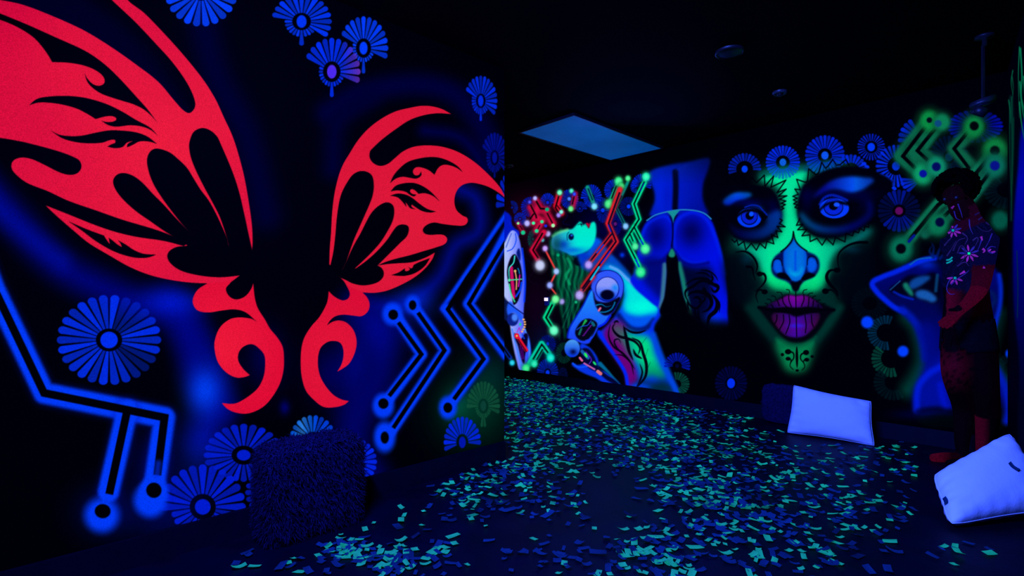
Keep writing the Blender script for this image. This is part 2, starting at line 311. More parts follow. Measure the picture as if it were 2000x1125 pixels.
# ------------------------------------------------------------------ face wall: robot arm, winged woman, back view, big face, raised-arm figure
def paint_face():
    C = Canvas(960, 120, 1060, 850, (0, 0, 4))
    A, Bc, Cc, D, E, F, G, H, I, J, P, N, Q = ((980, 320, 4.6885), (980, 540, 4.6885), (1200, 300, 4.6885), (1200, 540, 4.6885), (1400, 270, 5.114), (1400, 470, 5.114),
        (1400, 660, 5.114), (1690, 180, 3.516), (1660, 470, 4.891), (1700, 680, 4.687), (1080, 520, 6.25), (980, 440, 3.75), (1240, 440, 4.325))
    BL = (0, 44, 236); FG = 'blue daisies stencilled along the far wall'
    def fl(label, cx, cy, rx, ry, n, col, off, group=FG, **k):
        key = 'fl'+label; i = reg(key, 'painted_daisy', 'petal_ring', label, 'painted flower', group); j = reg(key, 'painted_daisy', 'flower_center')
        C.flower(cx, cy, rx, ry, n, col, off, ids=(i, j), soft=1., **k)
    def circ(label, glows, cores, dots=(), halos=(), col=(0, 225, 150), soft=4, group='glowing circuit lines painted on the far wall', inner=K, tint=None):
        key = 'ci'+label; i = reg(key, 'painted_circuit_line', 'glowing_line', label, 'painted circuit', group)
        nd = []
        def node(o, x, y):
            X, Y = o[0]+x/o[2], o[1]+y/o[2]
            for a_, b_, k_ in nd:
                if math.hypot(a_-X, b_-Y) < 5: return k_
            nd.append((X, Y, reg(key, 'painted_circuit_line', 'node'))); return nd[-1][2]
        C.cur = i
        for (o, p, w) in glows: C.stroke(p, w*1.5, tuple(v*.45 for v in col), o, a=.5, soft=soft*2.2); C.stroke(p, w, col, o, soft=soft)
        for (o, p, w) in cores: C.mline(p, w, inner, o, .45)
        for (o, x, y, r, cc) in halos: C.cur = node(o, x, y); C.ell(x, y, r*1.5, r*1.6, tuple(v*.55 for v in cc), o, a=.55, soft=r*1.3/o[2]); C.ell(x, y, r, r*1.1, cc, o, soft=max(2, r*.8/o[2])); C.blob(x, y, r*.5, r*.5, tuple(min(255, v*.75+70) for v in cc), o, a=.8, add=False, mark=True) if max(cc) > 160 else None
        for (o, x, y, r, cc) in dots: C.cur = node(o, x, y); C.ell(x, y, r, r, cc, o, soft=max(1.5, r*.5/o[2]))
        C.cur = 0
    # airbrushed haze
    C.blob(250, 450, 230, 190, (40, 0, 20), A, a=.8); C.blob(330, 700, 150, 160, (30, 0, 24), A, a=.8)
    C.blob(320, 250, 170, 300, (16, 0, 20), Bc, a=.9); C.blob(400, 650, 150, 200, (0, 12, 50), Bc, a=.8)
    C.blob(900, 560, 250, 200, (0, 0, 46), A); C.blob(1100, 800, 160, 200, (0, 0, 44), A)
    C.stroke('215,860 300,960 250,1060 330,1110', 12, (12, 2, 24), A, smooth=True, a=.8, soft=2); C.stroke('560,420 600,480 560,540 620,560', 16, (4, 2, 40), A, smooth=True, a=.8, soft=2)
    # ---- daisies of the far left part
    fl('dim blue daisy at the far corner above the painted robot arm', 95, 400, 56, 64, 22, (0, 26, 150), A, inner=.3, rf=fan(-70, 100))
    fl('blue daisy behind the leftmost red circuit lines', 262, 395, 88, 95, 24, (0, 26, 190), A, inner=.3, hub=.2)
    fl('small blue daisy over the leftmost cyan dots of the red circuits', 168, 505, 58, 62, 22, (0, 34, 200), A, inner=.3)
    fl('blue fan daisy between the red circuit clusters at the wall top', 420, 355, 72, 90, 24, (0, 36, 225), A, inner=.3, hub=.2, rf=up(.6))
    fl('violet-edged blue daisy behind the second red circuit cluster', 620, 322, 84, 92, 26, lambda X, Y: np.stack([np.clip((X-1112)*9, 0, 130), 34+0*X, 210-0*X], -1), A, inner=.3, hub=.18, hubcol=(60, 110, 255))
    fl('small blue daisy right of the violet-edged daisy', 715, 410, 66, 68, 22, (0, 26, 170), A, inner=.3, rf=up(.5))
    fl('large blue daisy crossed by a short green line at the wall top', 820, 310, 98, 124, 28, (0, 38, 225), A, inner=.3, hub=.14, rf=up(.75))
    fl('dim blue daisy with a bright heart left of the long red zigzag', 925, 425, 60, 120, 20, (0, 24, 150), A, inner=.3, hub=.28, hubcol=(0, 50, 240), hubs=(1, .6))
    fl('blue daisy behind the top of the long red zigzag', 1030, 240, 94, 100, 28, (0, 36, 220), A, inner=.3, rf=fan(60, 260))
    fl('blue daisy at the wall top between the green circuit lines', 1225, 205, 50, 66, 20, (0, 34, 190), A, inner=.3, rf=fan(60, 290))
    fl('dim daisy with bright blue heart right of the long red zigzag', 1162, 390, 84, 90, 24, (0, 16, 120), A, inner=.32, hub=.22, hubcol=(0, 56, 250))
    fl('dim violet-hearted daisy right of the red zigzag bend', 1040, 550, 62, 110, 22, (4, 10, 130), A, inner=.3, hub=.24, hubcol=(90, 20, 110), hubs=(1, .7))
    fl('blue daisy behind the tallest green circuit dot', 248, 290, 92, 106, 26, (0, 34, 215), Cc, inner=.3, rf=fan(-20, 200))
    fl('dim violet and teal daisy behind the lowest red circuit bend', 285, 690, 50, 90, 20, (0, 70, 70), A, inner=.3, rf=fan(60, 300))
    fl('blue daisy below the green chevron beside the hair', 420, 618, 78, 85, 22, (0, 14, 120), Bc, inner=.3, hub=.2, hubcol=(0, 40, 220), hubs=(.9, 1.1))
    fl('blue daisy at the skirting under the green arrow circuit', 420, 880, 100, 130, 28, (0, 30, 170), Bc, inner=.3, hub=.18, hubcol=(0, 50, 235), rf=lambda t: 1 if t < 200 or t > 340 else 0)
    fl('dim green daisy left of the round elbow joint', 570, 700, 75, 100, 24, (0, 50, 40), Bc, inner=.35, hub=0)
    fl('dim blue daisy at the skirting left of the robot forearm', 560, 900, 44, 70, 20, (0, 10, 70), Bc, inner=.3)
    # ---- robot arm at the wall's far end
    rk = 'robotarm'; C.cur = reg(rk, 'robot_arm_painting', 'casing', 'lavender and blue painted robot arm with red pistons, beside the left wall end', 'mural')
    C.stroke('30,-60 60,40 100,60', 60, (0, 30, 225), N, soft=4, smooth=True); C.poly('0,-100 70,-60 62,-10 100,30 60,90 0,120', (0, 22, 190), N, blur=1.5)
    C.poly('0,180 30,110 70,40 100,45 125,90 145,180 162,270 172,400 168,520 160,650 165,750 200,820 218,950 215,1010 190,1050 140,1070 110,1000 75,840 50,680 0,560', lambda X, Y: np.stack([np.clip(185-(X-990)*3.4, 20, 172), np.clip(195-(X-990)*3.0, 80, 190), 252+0*X], -1), N, blur=.8)
    C.poly('-10,500 30,540 70,600 60,640 40,700 0,640', (8, 20, 70), N, blur=1); C.poly('55,560 100,600 150,660 140,700 90,640 45,660', (30, 90, 250), N, blur=1.2)
    C.stroke('32,160 70,60', 6, (20, 60, 200), N, a=.8, soft=2); C.stroke('40,190 80,170 105,110 100,60', 6, (0, 60, 250), N, smooth=True); C.stroke('150,170 165,300 172,420 165,560', 12, (0, 50, 245), N, soft=3, smooth=True)
    C.poly('108,200 128,170 135,260 118,235', (0, 20, 120), N, blur=.8)
    C.ell(80, 690, 42, 48, (10, 30, 130), N, soft=3); C.ell(95, 675, 22, 28, (70, 130, 250), N, soft=5)
    C.stroke('40,560 90,600 160,650', 7, (0, 10, 90), N, soft=1.5, smooth=True); C.stroke('75,760 110,900 150,1050', 10, (60, 130, 255), N, soft=2, smooth=True); C.stroke('170,760 200,880 200,1000', 10, (70, 140, 255), N, soft=2, smooth=True)
    C.cur = reg(rk, 'robot_arm_painting', 'piston_cavity')
    C.poly('90,212 118,240 140,300 150,390 140,480 95,582 75,520 50,430 38,340 55,260', (4, 2, 24), N, blur=.6)
    C.cur = reg(rk, 'robot_arm_painting', 'piston_cavity')
    C.poly('92,790 130,840 180,790 188,860 170,960 165,1015 150,1000 120,890', (8, 0, 40), N, blur=.8)
    C.cur = len(IDS)-2
    C.stroke('70,310 76,400 88,528', 24, (200, 10, 100), N, soft=1.2); C.stroke('95,225 86,275 55,315 55,395', 9, (60, 240, 220), N, smooth=True, w2=6)
    C.stroke('55,430 68,500 95,560', 9, (60, 240, 150), N, smooth=True); C.stroke('98,335 108,400 106,470', 9, (240, 170, 110), N, smooth=True); C.ell(98, 335, 9, 10, (230, 190, 110), N)
    C.stroke('50,402 145,395', 9, (60, 220, 150), N); C.ell(55, 402, 8, 12, (80, 240, 170), N); C.stroke('132,365 128,410 122,448', 9, (210, 20, 190), N); C.stroke('145,420 135,470 105,520', 14, (0, 60, 240), N, smooth=True); C.stroke('118,315 125,330 130,355', 6, (0, 150, 230), N)
    C.cur = len(IDS)-1
    C.stroke('108,805 180,915', 26, (230, 16, 50), N, soft=1.3); C.stroke('120,835 180,925', 7, (40, 0, 20), N); C.ell(110, 810, 18, 20, (230, 20, 60), N); C.ell(110, 810, 6, 7, (240, 220, 80), N)
    for k, q in enumerate([(160, 690), (168, 708), (170, 726), (166, 745), (158, 762), (149, 778)]): C.ell(q[0], q[1], 9, 7, (240, 180, 120), N)
    C.ell(135, 725, 8, 10, (20, 210, 130), N); C.stroke('112,782 128,750 142,790', 5, (200, 10, 180), N); C.stroke('150,800 165,830', 8, (0, 60, 240), N); C.stroke('135,880 150,980', 5, (110, 0, 150), N); C.stroke('150,890 160,980', 5, (110, 0, 150), N)
    # ---- woman looking up
    wk = 'woman'; wl = 'painted cyan-faced robot woman looking up, green hair and metal arm, on the far wall'
    C.cur = reg(wk, 'robot_woman_painting', 'hair', wl, 'mural')
    hair = lambda X, Y: np.stack([0*X, 66+26*np.sin(X*.55+2.2*np.sin(Y*.045))-np.clip((Y-560)*.45, 0, 60), 46+12*np.sin(X*.55+2.2*np.sin(Y*.045))-np.clip((Y-560)*.2, 0, 30)], -1)
    C.poly('560,600 490,620 445,690 440,800 465,900 460,1000 500,1125 520,1300 560,1480 520,1600 640,1560 700,1420 720,1250 780,1100 800,960 760,860 700,830 640,800', hair, A, blur=3)
    for q in ('640,850 700,960 660,1080 690,1200 640,1330 600,1500', '560,850 610,980 570,1100 620,1250 560,1400', '600,840 650,960 610,1100 650,1230 610,1360 560,1500', '500,860 540,980 520,1100 560,1230', '700,860 740,970 700,1100 720,1230 660,1400 640,1500'):
        C.stroke(q, 9, (8, 132, 96), A, smooth=True, soft=4, a=.6); 
    C.stroke('600,870 630,950 590,1020 620,1100', 26, (10, 190, 120), A, smooth=True, soft=5, a=.6); C.stroke('520,640 470,720 470,820', 30, (40, 160, 110), A, smooth=True, soft=6, a=.5)
    for q in ('620,850 670,960 640,1080 670,1200 620,1330', '580,850 630,970 590,1100 640,1250 580,1400', '540,860 570,960 545,1100 590,1230', '670,860 715,960 680,1090 700,1220 650,1400', '740,880 760,960 730,1080'):
        C.stroke(q, 6, (0, 26, 28), A, smooth=True, soft=2.2, a=.42)
    C.ell(705, 890, 48, 45, (0, 6, 22), A, soft=4); C.ell(515, 835, 15, 15, (0, 190, 120), A, soft=3)
    C.cur = reg(wk, 'robot_woman_painting', 'neck')
    C.poly('840,680 900,690 935,735 1000,820 1080,900 1160,990 1219,1080 1219,1125 1150,1110 1000,960 900,980 830,1000 760,960 700,850 780,800', lambda X, Y: np.stack([0*X, np.clip(80-(Y-480)*.3, 40, 90), np.clip(225-(Y-480)*.9, 90, 230)], -1), A, blur=2.5)
    C.poly('640,820 720,800 800,850 780,900 740,960 720,860', (0, 50, 200), A, blur=3)
    C.cur = reg(wk, 'robot_woman_painting', 'face')
    C.poly('460,680 500,640 560,612 610,600 645,596 680,562 712,527* 730,535 745,562 765,545* 797,594* 815,545 840,530 858,545 866,600 862,660 845,720 815,770 770,805 700,828 640,840 590,815 530,790 470,770', lambda X, Y: np.stack([np.clip(20-(X-1110), 0, 60), np.clip(232-np.clip(1130-X, 0, 60)*1.5-np.clip(Y-478, 0, 30)*3, 60, 240), np.clip(215-np.clip(475-Y, 0, 30)*.5, 60, 245)], -1), A, blur=1.3)
    C.stroke('470,660 520,630 600,604', 26, (120, 240, 150), A, soft=6, a=.6, smooth=True); C.blob(560, 740, 60, 50, (0, 60, 190), A, a=.9, add=False); C.blob(500, 740, 50, 90, (0, 60, 60), A, a=.7, add=False); C.blob(650, 790, 90, 26, (0, 90, 220), A, a=.7, add=False)
    C.ell(635, 668, 25, 30, (0, 10, 60), A, soft=3); C.ell(640, 655, 10, 9, (30, 90, 220), A, soft=1.5); C.stroke('615,625 598,650 600,700', 6, (0, 40, 90), A, smooth=True); C.stroke('700,560 725,548 732,575', 6, (0, 60, 70), A, smooth=True); C.ell(727, 556, 8, 7, (0, 20, 30), A, soft=1.5)
    C.cur = reg(wk, 'robot_woman_painting', 'lips')
    C.poly('768,545* 785,540 797,552 806,538 808,560 797,592*', (190, 8, 50), A, blur=.5); C.stroke('775,548 797,585 803,545', 3, (60, 0, 20), A)
    C.cur = reg(wk, 'robot_woman_painting', 'torso')
    C.poly('560,20 620,-10 700,-8 800,40 900,120 1000,210 1150,300 1260,410 1308,510 1295,590 1240,680 1215,780 1250,900 1300,1050 1400,1280 1530,1545* 914,1465* 905,1390 880,1300 780,1150 640,960 540,820 600,780 690,700 790,560 850,450 860,300', lambda X, Y: np.stack([0*X, 52+0*X, 238+0*X], -1), P, blur=2)
    # upper body modelling
    C.poly('640,0 760,20 900,140 1060,260 1200,360 1290,500 1270,560 1150,600 1000,610 880,560 860,480 880,330 840,180 740,60 600,40', (0, 224, 222), P, blur=5); C.blob(1090, 500, 170, 90, (0, 255, 225), P, a=.8, add=False)
    C.poly('830,560 900,600 1060,630 1230,600 1250,640 1180,720 1060,750 920,720 850,640', (0, 90, 240), P, blur=6)
    C.stroke('1230,660 1150,745 1060,775 960,760 880,700 800,600', 60, (0, 14, 90), P, smooth=True, soft=8, a=.8)
    C.stroke('700,6 800,55 900,150 1010,245 1140,330', 34, (120, 170, 250), P, smooth=True, soft=5, a=.75); C.stroke('1240,400 1300,500 1290,600 1225,700 1210,790', 44, (0, 40, 240), P, smooth=True, soft=7, a=.85)
    C.poly('620,790 680,720 760,650 860,700 900,790 900,900 960,1000 1000,1200 1040,1380 1020,1480 920,1470 890,1320 760,1120 640,930', lambda X, Y: np.stack([105+0*X, 0*X, 118+0*X], -1), P, blur=4)
    C.poly('760,700 840,730 900,800 960,900 960,1050 930,1090 850,960 760,860 720,780', (66, 84, 96), P, blur=6)
    C.poly('880,800 1000,830 1130,850 1200,900 1235,1050 1300,1200 1370,1380 1200,1340 1080,1380 1060,1250 980,1120 920,960', lambda X, Y: np.stack([0*X, np.clip(215-np.clip(Y-700, 0, 70)*2.4-np.clip(1260-X, 0, 60)*1.0, 30, 220), np.clip(135-np.clip(Y-700, 0, 60)*1.0, 40, 140)], -1), P, blur=6)
    C.poly('1030,1390 1200,1420 1380,1400 1480,1545 1000,1500', (0, 40, 60), P, blur=6)
    C.stroke('1225,830 1270,960 1330,1120 1420,1330 1520,1540', 70, (0, 70, 225), P, soft=9, a=.9, smooth=True)
    C.stroke('560,800 640,930 780,1130 880,1300 912,1460', 40, (0, 34, 245), P, soft=5, smooth=True); C.poly('960,1440 1100,1430 1200,1480 940,1500', (0, 60, 220), P, blur=4)
    C.cur = reg(wk, 'robot_woman_painting', 'tribal_tattoo')
    for q, w in (('700,700 680,850 740,980 850,1060 950,1180 985,1330', 16), ('760,690 730,760 800,850 900,880 1000,920 1060,1000 1040,1080', 24), ('860,720 900,900 930,1040 980,1150', 30), ('1140,780 1050,810 950,800 860,740', 20), ('960,870 1060,930 1100,1060 1140,1200 1130,1340 1060,1440 1020,1480', 26), ('1090,940 1140,870', 16), ('1130,1100 1160,1010', 16), ('1150,1260 1190,1170', 14), ('980,1010 1010,1080 1090,1130', 22), ('830,940 800,890 750,910 770,980 830,1050 900,1110', 14), ('750,1080 850,1090 950,1180 1000,1260', 12), ('1060,1190 1090,1290 1060,1400 1020,1470', 16), ('800,690 780,670 740,690', 16)):
        C.stroke(q, w*1.35, (2, 2, 16), P, smooth=True, w2='b', soft=1.2)
    C.cur = reg(wk, 'robot_woman_painting', 'arm')
    C.poly('462,290 420,370 360,490 280,620 205,750 175,870 240,895 320,930 380,948 440,940 470,890 480,840 540,750 610,715 690,600 640,600 580,560 520,460 500,350', lambda X, Y: np.stack([0*X+26, np.clip(142-(Y-570)*.8, 64, 150), 248+0*X], -1), P, blur=1)
    C.stroke('462,290 420,370 360,490 280,620 205,750 175,870', 16, (0, 20, 190), P, smooth=True, soft=2.5, a=.9); C.stroke('560,740 640,690 700,600', 26, (0, 30, 240), P, smooth=True, soft=3)
    C.cur = reg(wk, 'robot_woman_painting', 'shoulder_joint')
    C.poly('465,250 480,160 540,90 620,55 700,52 790,90 850,170 862,260 845,360 790,470 730,570 640,605 570,570 510,470 490,330', (44, 84, 248), P, blur=.8)
    C.poly('495,310 520,400 560,430 660,440 760,400 820,380 790,460 730,560 640,600 575,565 515,460', (3, 3, 26), P, blur=1)
    C.stroke('465,250 480,160 540,90 620,55 700,52 790,90 850,170 862,260 845,360 790,470 720,580', 9, (0, 4, 120), P, smooth=True)
    C.ell(663, 280, 146, 152, (0, 10, 130), P, soft=1.5); C.ell(663, 278, 136, 143, lambda X, Y: np.stack([np.clip(135-np.clip(Y-558, 0, 30)*5, 10, 140), np.clip(150-np.clip(Y-558, 0, 30)*3, 60, 160), 250+0*X], -1), P, soft=1.5)
    C.blob(760, 260, 40, 40, (0, 130, 250), P, a=.8, add=False, mark=True); C.ell(663, 350, 84, 62, (0, 0, 30), P, soft=5)
    C.stroke('530,475 590,465 650,495 710,480', 16, (0, 130, 190), P, smooth=True, soft=1.5, w2=1); C.stroke('575,560 640,558 710,525 745,470 755,440', 16, (0, 110, 170), P, smooth=True, soft=1.5); C.stroke('560,540 578,512', 26, (225, 100, 150), P)
    C.cur = reg(wk, 'robot_woman_painting', 'arm_window')
    C.poly('270,800 300,730 350,670 410,640 480,650 540,700 520,770 460,860 410,905 340,905 285,860', (3, 5, 24), P, blur=.8)
    C.stroke('400,665 345,750', 34, (30, 190, 80), P, w2=4, soft=2, a=.9); C.stroke('345,765 320,830', 26, (20, 130, 110), P, soft=2, a=.8); C.stroke('290,775 350,735 420,720 465,665', 9, (20, 80, 240), P, smooth=True)
    C.stroke('480,690 500,720', 34, (10, 120, 150), P, soft=2, a=.8)
    for k in range(7): C.stroke([(1080+(362+k*15)/6.25, 520+(850-k*20)/6.25), (1080+(385+k*15)/6.25, 520+(870-k*20-30)/6.25)], 1.3, (130, 20, 190))
    C.stroke('400,910 470,880 540,760', 18, (20, 60, 240), P, smooth=True, soft=2)
    C.cur = reg(wk, 'robot_woman_painting', 'elbow_joint')
    C.ell(235, 1003, 94, 108, lambda X, Y: np.stack([np.clip(70-(Y-665)*2, 0, 70), np.clip(150-(Y-665)*3, 30, 160), 235+0*X], -1), P, soft=1.5); C.blob(245, 1045, 40, 34, (0, 6, 60), P, a=.95, add=False, mark=True)
    C.cur = reg(wk, 'robot_woman_painting', 'forearm')
    C.poly('720,620 790,640 850,700 885,770 890,840 960,880 1090,995 1020,995 950,985 860,930 760,890 690,850 640,795 700,810 760,780 740,700', (6, 50, 225), Bc, blur=1.2)
    C.poly('730,670 790,660 850,740 885,830 960,900 1080,990 980,960 880,880 800,840 740,760', (2, 4, 50), Bc, blur=1)
    C.stroke('650,795 700,830 780,822', 14, (10, 80, 250), Bc, smooth=True); C.stroke('735,685 790,745', 30, (20, 90, 170), Bc, soft=1.5); C.ell(770, 720, 12, 24, (40, 240, 90), Bc, rot=-.5); C.ell(850, 795, 10, 22, (30, 220, 110), Bc, rot=-.7)
    C.stroke('715,745 735,770', 20, (230, 100, 160), Bc); C.stroke('755,795 850,850', 16, (190, 90, 170), Bc); C.stroke('880,870 905,890', 32, (220, 110, 120), Bc); C.stroke('770,690 820,760 800,800', 7, (100, 30, 220), Bc, smooth=True); C.stroke('900,800 980,880 1080,985', 40, (0, 100, 150), Bc, soft=4, w2=1.5)
    C.cur = 0
    # ---- circuits over the woman
    RD = (228, 16, 44); CY = (20, 232, 170); LV = (175, 170, 255)
    circ('red circuit cluster with cyan dots, farthest left below the wall top', [(A, '315,345 350,400 400,440 465,545', 66), (A, '265,400 310,490 290,540', 58), (A, '150,545 195,625', 28), (A, '415,420 350,430', 50), (A, '330,400 300,480 370,520 320,610', 60)],
         [(A, '315,340 355,410 395,412', 16), (A, '262,375 312,470 318,500', 14), (A, '295,455 255,510', 13), (A, '415,450 465,545', 13), (A, '165,565 190,605', 9), (A, '350,560 328,600', 9)],
         [(A, 150, 545, 12, (140, 255, 160)), (A, 290, 543, 15, (60, 255, 170)), (A, 368, 530, 16, (40, 230, 150)), (A, 320, 615, 18, (30, 220, 150)), (A, 195, 630, 20, (20, 200, 140)), (A, 470, 565, 17, (160, 255, 180)), (A, 415, 418, 18, (0, 170, 120)), (A, 402, 568, 14, (20, 40, 230))],
         [(A, 305, 315, 17, LV), (A, 232, 545, 24, LV), (A, 422, 640, 22, LV), (A, 372, 697, 15, (60, 230, 240)), (A, 255, 350, 14, (50, 60, 230))], col=(200, 12, 66), soft=9)
    circ('red circuit line bending down to a large pale dot left of the green hair', [(A, '385,625 278,790 330,875', 46)], [(A, '375,632 285,790 335,865', 15)], [], [(A, 350, 930, 42, (190, 200, 240))], col=(210, 10, 60), soft=5)
    circ('red circuit with a cyan dot at the wall top, second cluster from the left', [(A, '530,270 500,385 545,450', 56)], [(A, '522,295 492,400 525,455', 14), (A, '505,380 540,425', 10)], [(A, 530, 265, 18, (130, 255, 190))], [(A, 520, 470, 18, (150, 120, 250)), (A, 545, 440, 16, (120, 250, 230)), (A, 530, 262, 22, (30, 225, 170))], col=(220, 14, 50), soft=5)
    circ('purple-red circuit ending in a yellow-green dot, left of the short green line', [(A, '672,275 650,400', 44)], [(A, '662,300 645,375', 12)], [], [(A, 632, 412, 22, (90, 240, 130)), (A, 638, 248, 18, (60, 235, 190)), (A, 664, 277, 14, (30, 60, 250)), (A, 616, 320, 15, (50, 110, 255))], col=(170, 14, 70), soft=6)
    circ('short green line falling to a pale blue dot at the wall top', [(A, '785,215 835,350', 34)], [(A, '790,225 832,335', 12)], [], [(A, 848, 390, 26, (110, 220, 255))], col=(10, 150, 130), soft=3, inner=(0, 10, 60))
    circ('thin green line bending to a lavender dot right of the red zigzag', [(A, '1155,165 1045,400 1125,555', 26)], [(A, '1100,290 1047,400 1118,545', 12)], [], [(A, 1155, 133, 22, (60, 240, 140)), (A, 1135, 572, 24, (120, 190, 255))], col=(0, 140, 130), soft=3, inner=(0, 4, 50))
    circ('bright green line with two large green dots at the wall top', [(A, '1065,180 1000,330', 36)], [(A, '1050,200 1005,320', 14)], [], [(A, 1070, 158, 34, (50, 240, 140)), (A, 1095, 205, 26, (50, 230, 120)), (A, 980, 368, 36, (60, 235, 130))], col=(10, 200, 130), soft=3)
    circ('long red zigzag circuit line crossing the painted woman from the wall top', [(A, '1082,235 972,545 1048,712 745,1125', 46), (A, '1010,640 815,890', 38), (Bc, '835,0 730,135', 42)], [(A, '1080,260 978,545 1046,712 735,1145', 16), (A, '1008,640 808,895', 15), (Bc, '815,30 740,135', 14)], [], [(A, 795, 925, 32, (170, 140, 245)), (Bc, 712, 172, 36, (170, 150, 240))], col=(222, 30, 44), soft=4.5, inner=(2, 2, 30))
    C.cur = reg('ci'+'long red zigzag circuit line crossing the painted woman from the wall top', 'painted_circuit_line', 'glowing_line')
    C.stroke('930,740 870,815', 11, (0, 60, 240), A); C.stroke('990,800 910,910', 11, (0, 30, 220), A); C.stroke('890,945 815,1060', 15, (0, 190, 240), A); C.stroke('975,560 1000,620', 11, (10, 30, 180), A)
    circ('thin orange-red chain joining pale dots in front of the hair', [(A, '405,800 490,965 500,990 440,1110', 15), (Bc, '440,90 495,160', 13)], [], [], [(A, 397, 775, 22, (190, 150, 255)), (A, 500, 985, 24, (150, 190, 255)), (A, 440, 1112, 25, (140, 160, 255))], col=(235, 60, 60), soft=1.5)
    circ('bright green chevron circuit left of the robot arm window', [(Bc, '470,240 400,375 465,475', 48)], [(Bc, '465,255 405,376 462,465', 16)], [], [(Bc, 550, 230, 22, (150, 140, 230)), (Bc, 492, 208, 32, (100, 250, 150)), (Bc, 478, 495, 38, (90, 250, 190)), (Bc, 680, 235, 12, (0, 170, 110))], col=(0, 215, 140), soft=3)
    circ('green arrow-shaped circuit at the skirting left of the robot forearm', [(Bc, '255,800 365,615 430,705', 52), (Bc, '378,650 312,770', 28)], [(Bc, '285,760 366,622 425,700', 14), (Bc, '375,665 318,765', 12)], [], [(Bc, 447, 745, 34, (0, 225, 200)), (Bc, 298, 800, 28, (20, 225, 170)), (Bc, 222, 840, 32, (40, 230, 130))], col=(0, 200, 160), soft=3)
    circ('blue line ending in a pale cyan dot at the far end of the wall', [(Bc, '-40,560 10,650 78,745', 36)], [(Bc, '-20,600 75,742', 14)], [], [(Bc, 95, 790, 22, (20, 200, 230))], col=(0, 40, 160), soft=3)
    C.blob(1103, 835, 22, 22, (0, 50, 230), A, add=False)
    # ---- back view
    bk = 'back'; bl = 'blue back view of a figure in a teal brief, beside the large face'
    C.cur = reg(bk, 'back_view_painting', 'back', bl, 'mural')
    C.poly('320,170 480,110 700,70 860,38 880,70* 855,160 815,270 808,400 830,480 855,560 700,560 530,560 330,575 345,500 368,430 362,340 330,260', lambda X, Y: np.stack([0*X, np.clip(30-(X-1290)*.2, 6, 40), np.clip(215-np.abs(X-1290)*.75-np.clip(360-Y, 0, 60)*1.2, 80, 235)], -1), Cc, blur=2.5)
    C.stroke('558,170 562,300 555,500', 52, (0, 0, 14), Cc, soft=7, smooth=True, a=.95); C.blob(480, 400, 40, 110, (0, 10, 170), Cc, a=.3, add=False)
    C.cur = reg(bk, 'back_view_painting', 'thigh')
    C.poly('300,620 400,575 480,560 530,600 538,720 528,840 495,930 486,1050 478,1200 460,1330 440,1430 400,1410 330,1360 150,1180 180,1080 200,960 215,850 245,730', (0, 18, 226), Cc, blur=1.6)
    C.cur = reg(bk, 'back_view_painting', 'thigh')
    C.poly('545,640 590,560 700,525 800,550 885,610 935,740 975,880 1005,1020 1022,1150 1036,1300 1035,1450 1030,1600 950,1610 820,1560 720,1540 640,1400 600,1200 570,960 545,860 534,740', lambda X, Y: np.stack([0*X, 14+0*X, np.clip(226-np.clip(Y-620, 0, 40)*5, 6, 230)], -1), Cc, blur=1.6)
    C.poly('560,960 640,1010 760,1040 860,1030 900,1100 900,1300 860,1500 760,1540 700,1500 640,1380 600,1180', (0, 4, 44), Cc, blur=7)
    C.poly('260,960 420,960 480,980 470,1180 440,1330 340,1250 260,1140', (0, 8, 120), Cc, blur=6)
    C.blob(385, 745, 105, 150, (0, 0, 90), Cc, a=.85, add=False); C.blob(705, 715, 130, 150, (0, 0, 80), Cc, a=.9, add=False); C.stroke('520,620 470,575 400,585 310,640 255,740 240,880', 26, (0, 40, 245), Cc, soft=8, a=.6, smooth=True); C.stroke('548,860 545,720 590,600 700,540 800,565 870,640 930,780 985,960 1010,1100', 30, (0, 36, 245), Cc, soft=9, a=.6, smooth=True); C.stroke('560,900 620,960 720,1000 830,990', 26, (0, 36, 235), Cc, soft=8, a=.5, smooth=True)
    C.stroke('500,920 430,990 330,1010', 40, (0, 4, 110), Cc, soft=8, smooth=True, a=.8); C.stroke('560,900 620,985 720,1020 860,1000', 26, (0, 0, 110), Cc, soft=6, smooth=True, a=.7)
    C.stroke('512,580 532,640 534,760 524,850', 16, (0, 0, 70), Cc, soft=3, smooth=True)
    C.stroke('462,1020 455,1150 440,1330 425,1400', 44, (60, 128, 150), Cc, soft=7, a=.85, smooth=True); C.stroke('590,1010 625,1150 655,1320 690,1480', 46, (20, 130, 110), Cc, soft=8, a=.9, smooth=True)
    C.poly('486,930 566,930 590,1090 625,1280 660,1480 430,1480 460,1300 480,1100', (0, 0, 5), Cc, blur=1.2, mark=False)
    C.cur = 0; C.stroke('660,1490 760,1560 900,1600 1060,1625', 150, (0, 0, 5), Cc, soft=26, smooth=True, mark=False); C.blob(920, 1500, 90, 60, (0, 50, 150), Cc, a=.5)
    C.cur = reg(bk, 'back_view_painting', 'brief')
    C.stroke('298,612 370,565 450,540 540,522 640,514 760,526 830,552 885,598', 13, (30, 120, 190), Cc, smooth=True); C.poly('480,535* 540,522 600,520* 565,560 545,600 540,640* 528,590 505,555', (20, 140, 150), Cc, blur=.6); C.poly('512,885 532,870 552,940 500,940', (20, 130, 110), Cc, blur=1)
    C.cur = reg(bk, 'back_view_painting', 'dragon_tattoo')
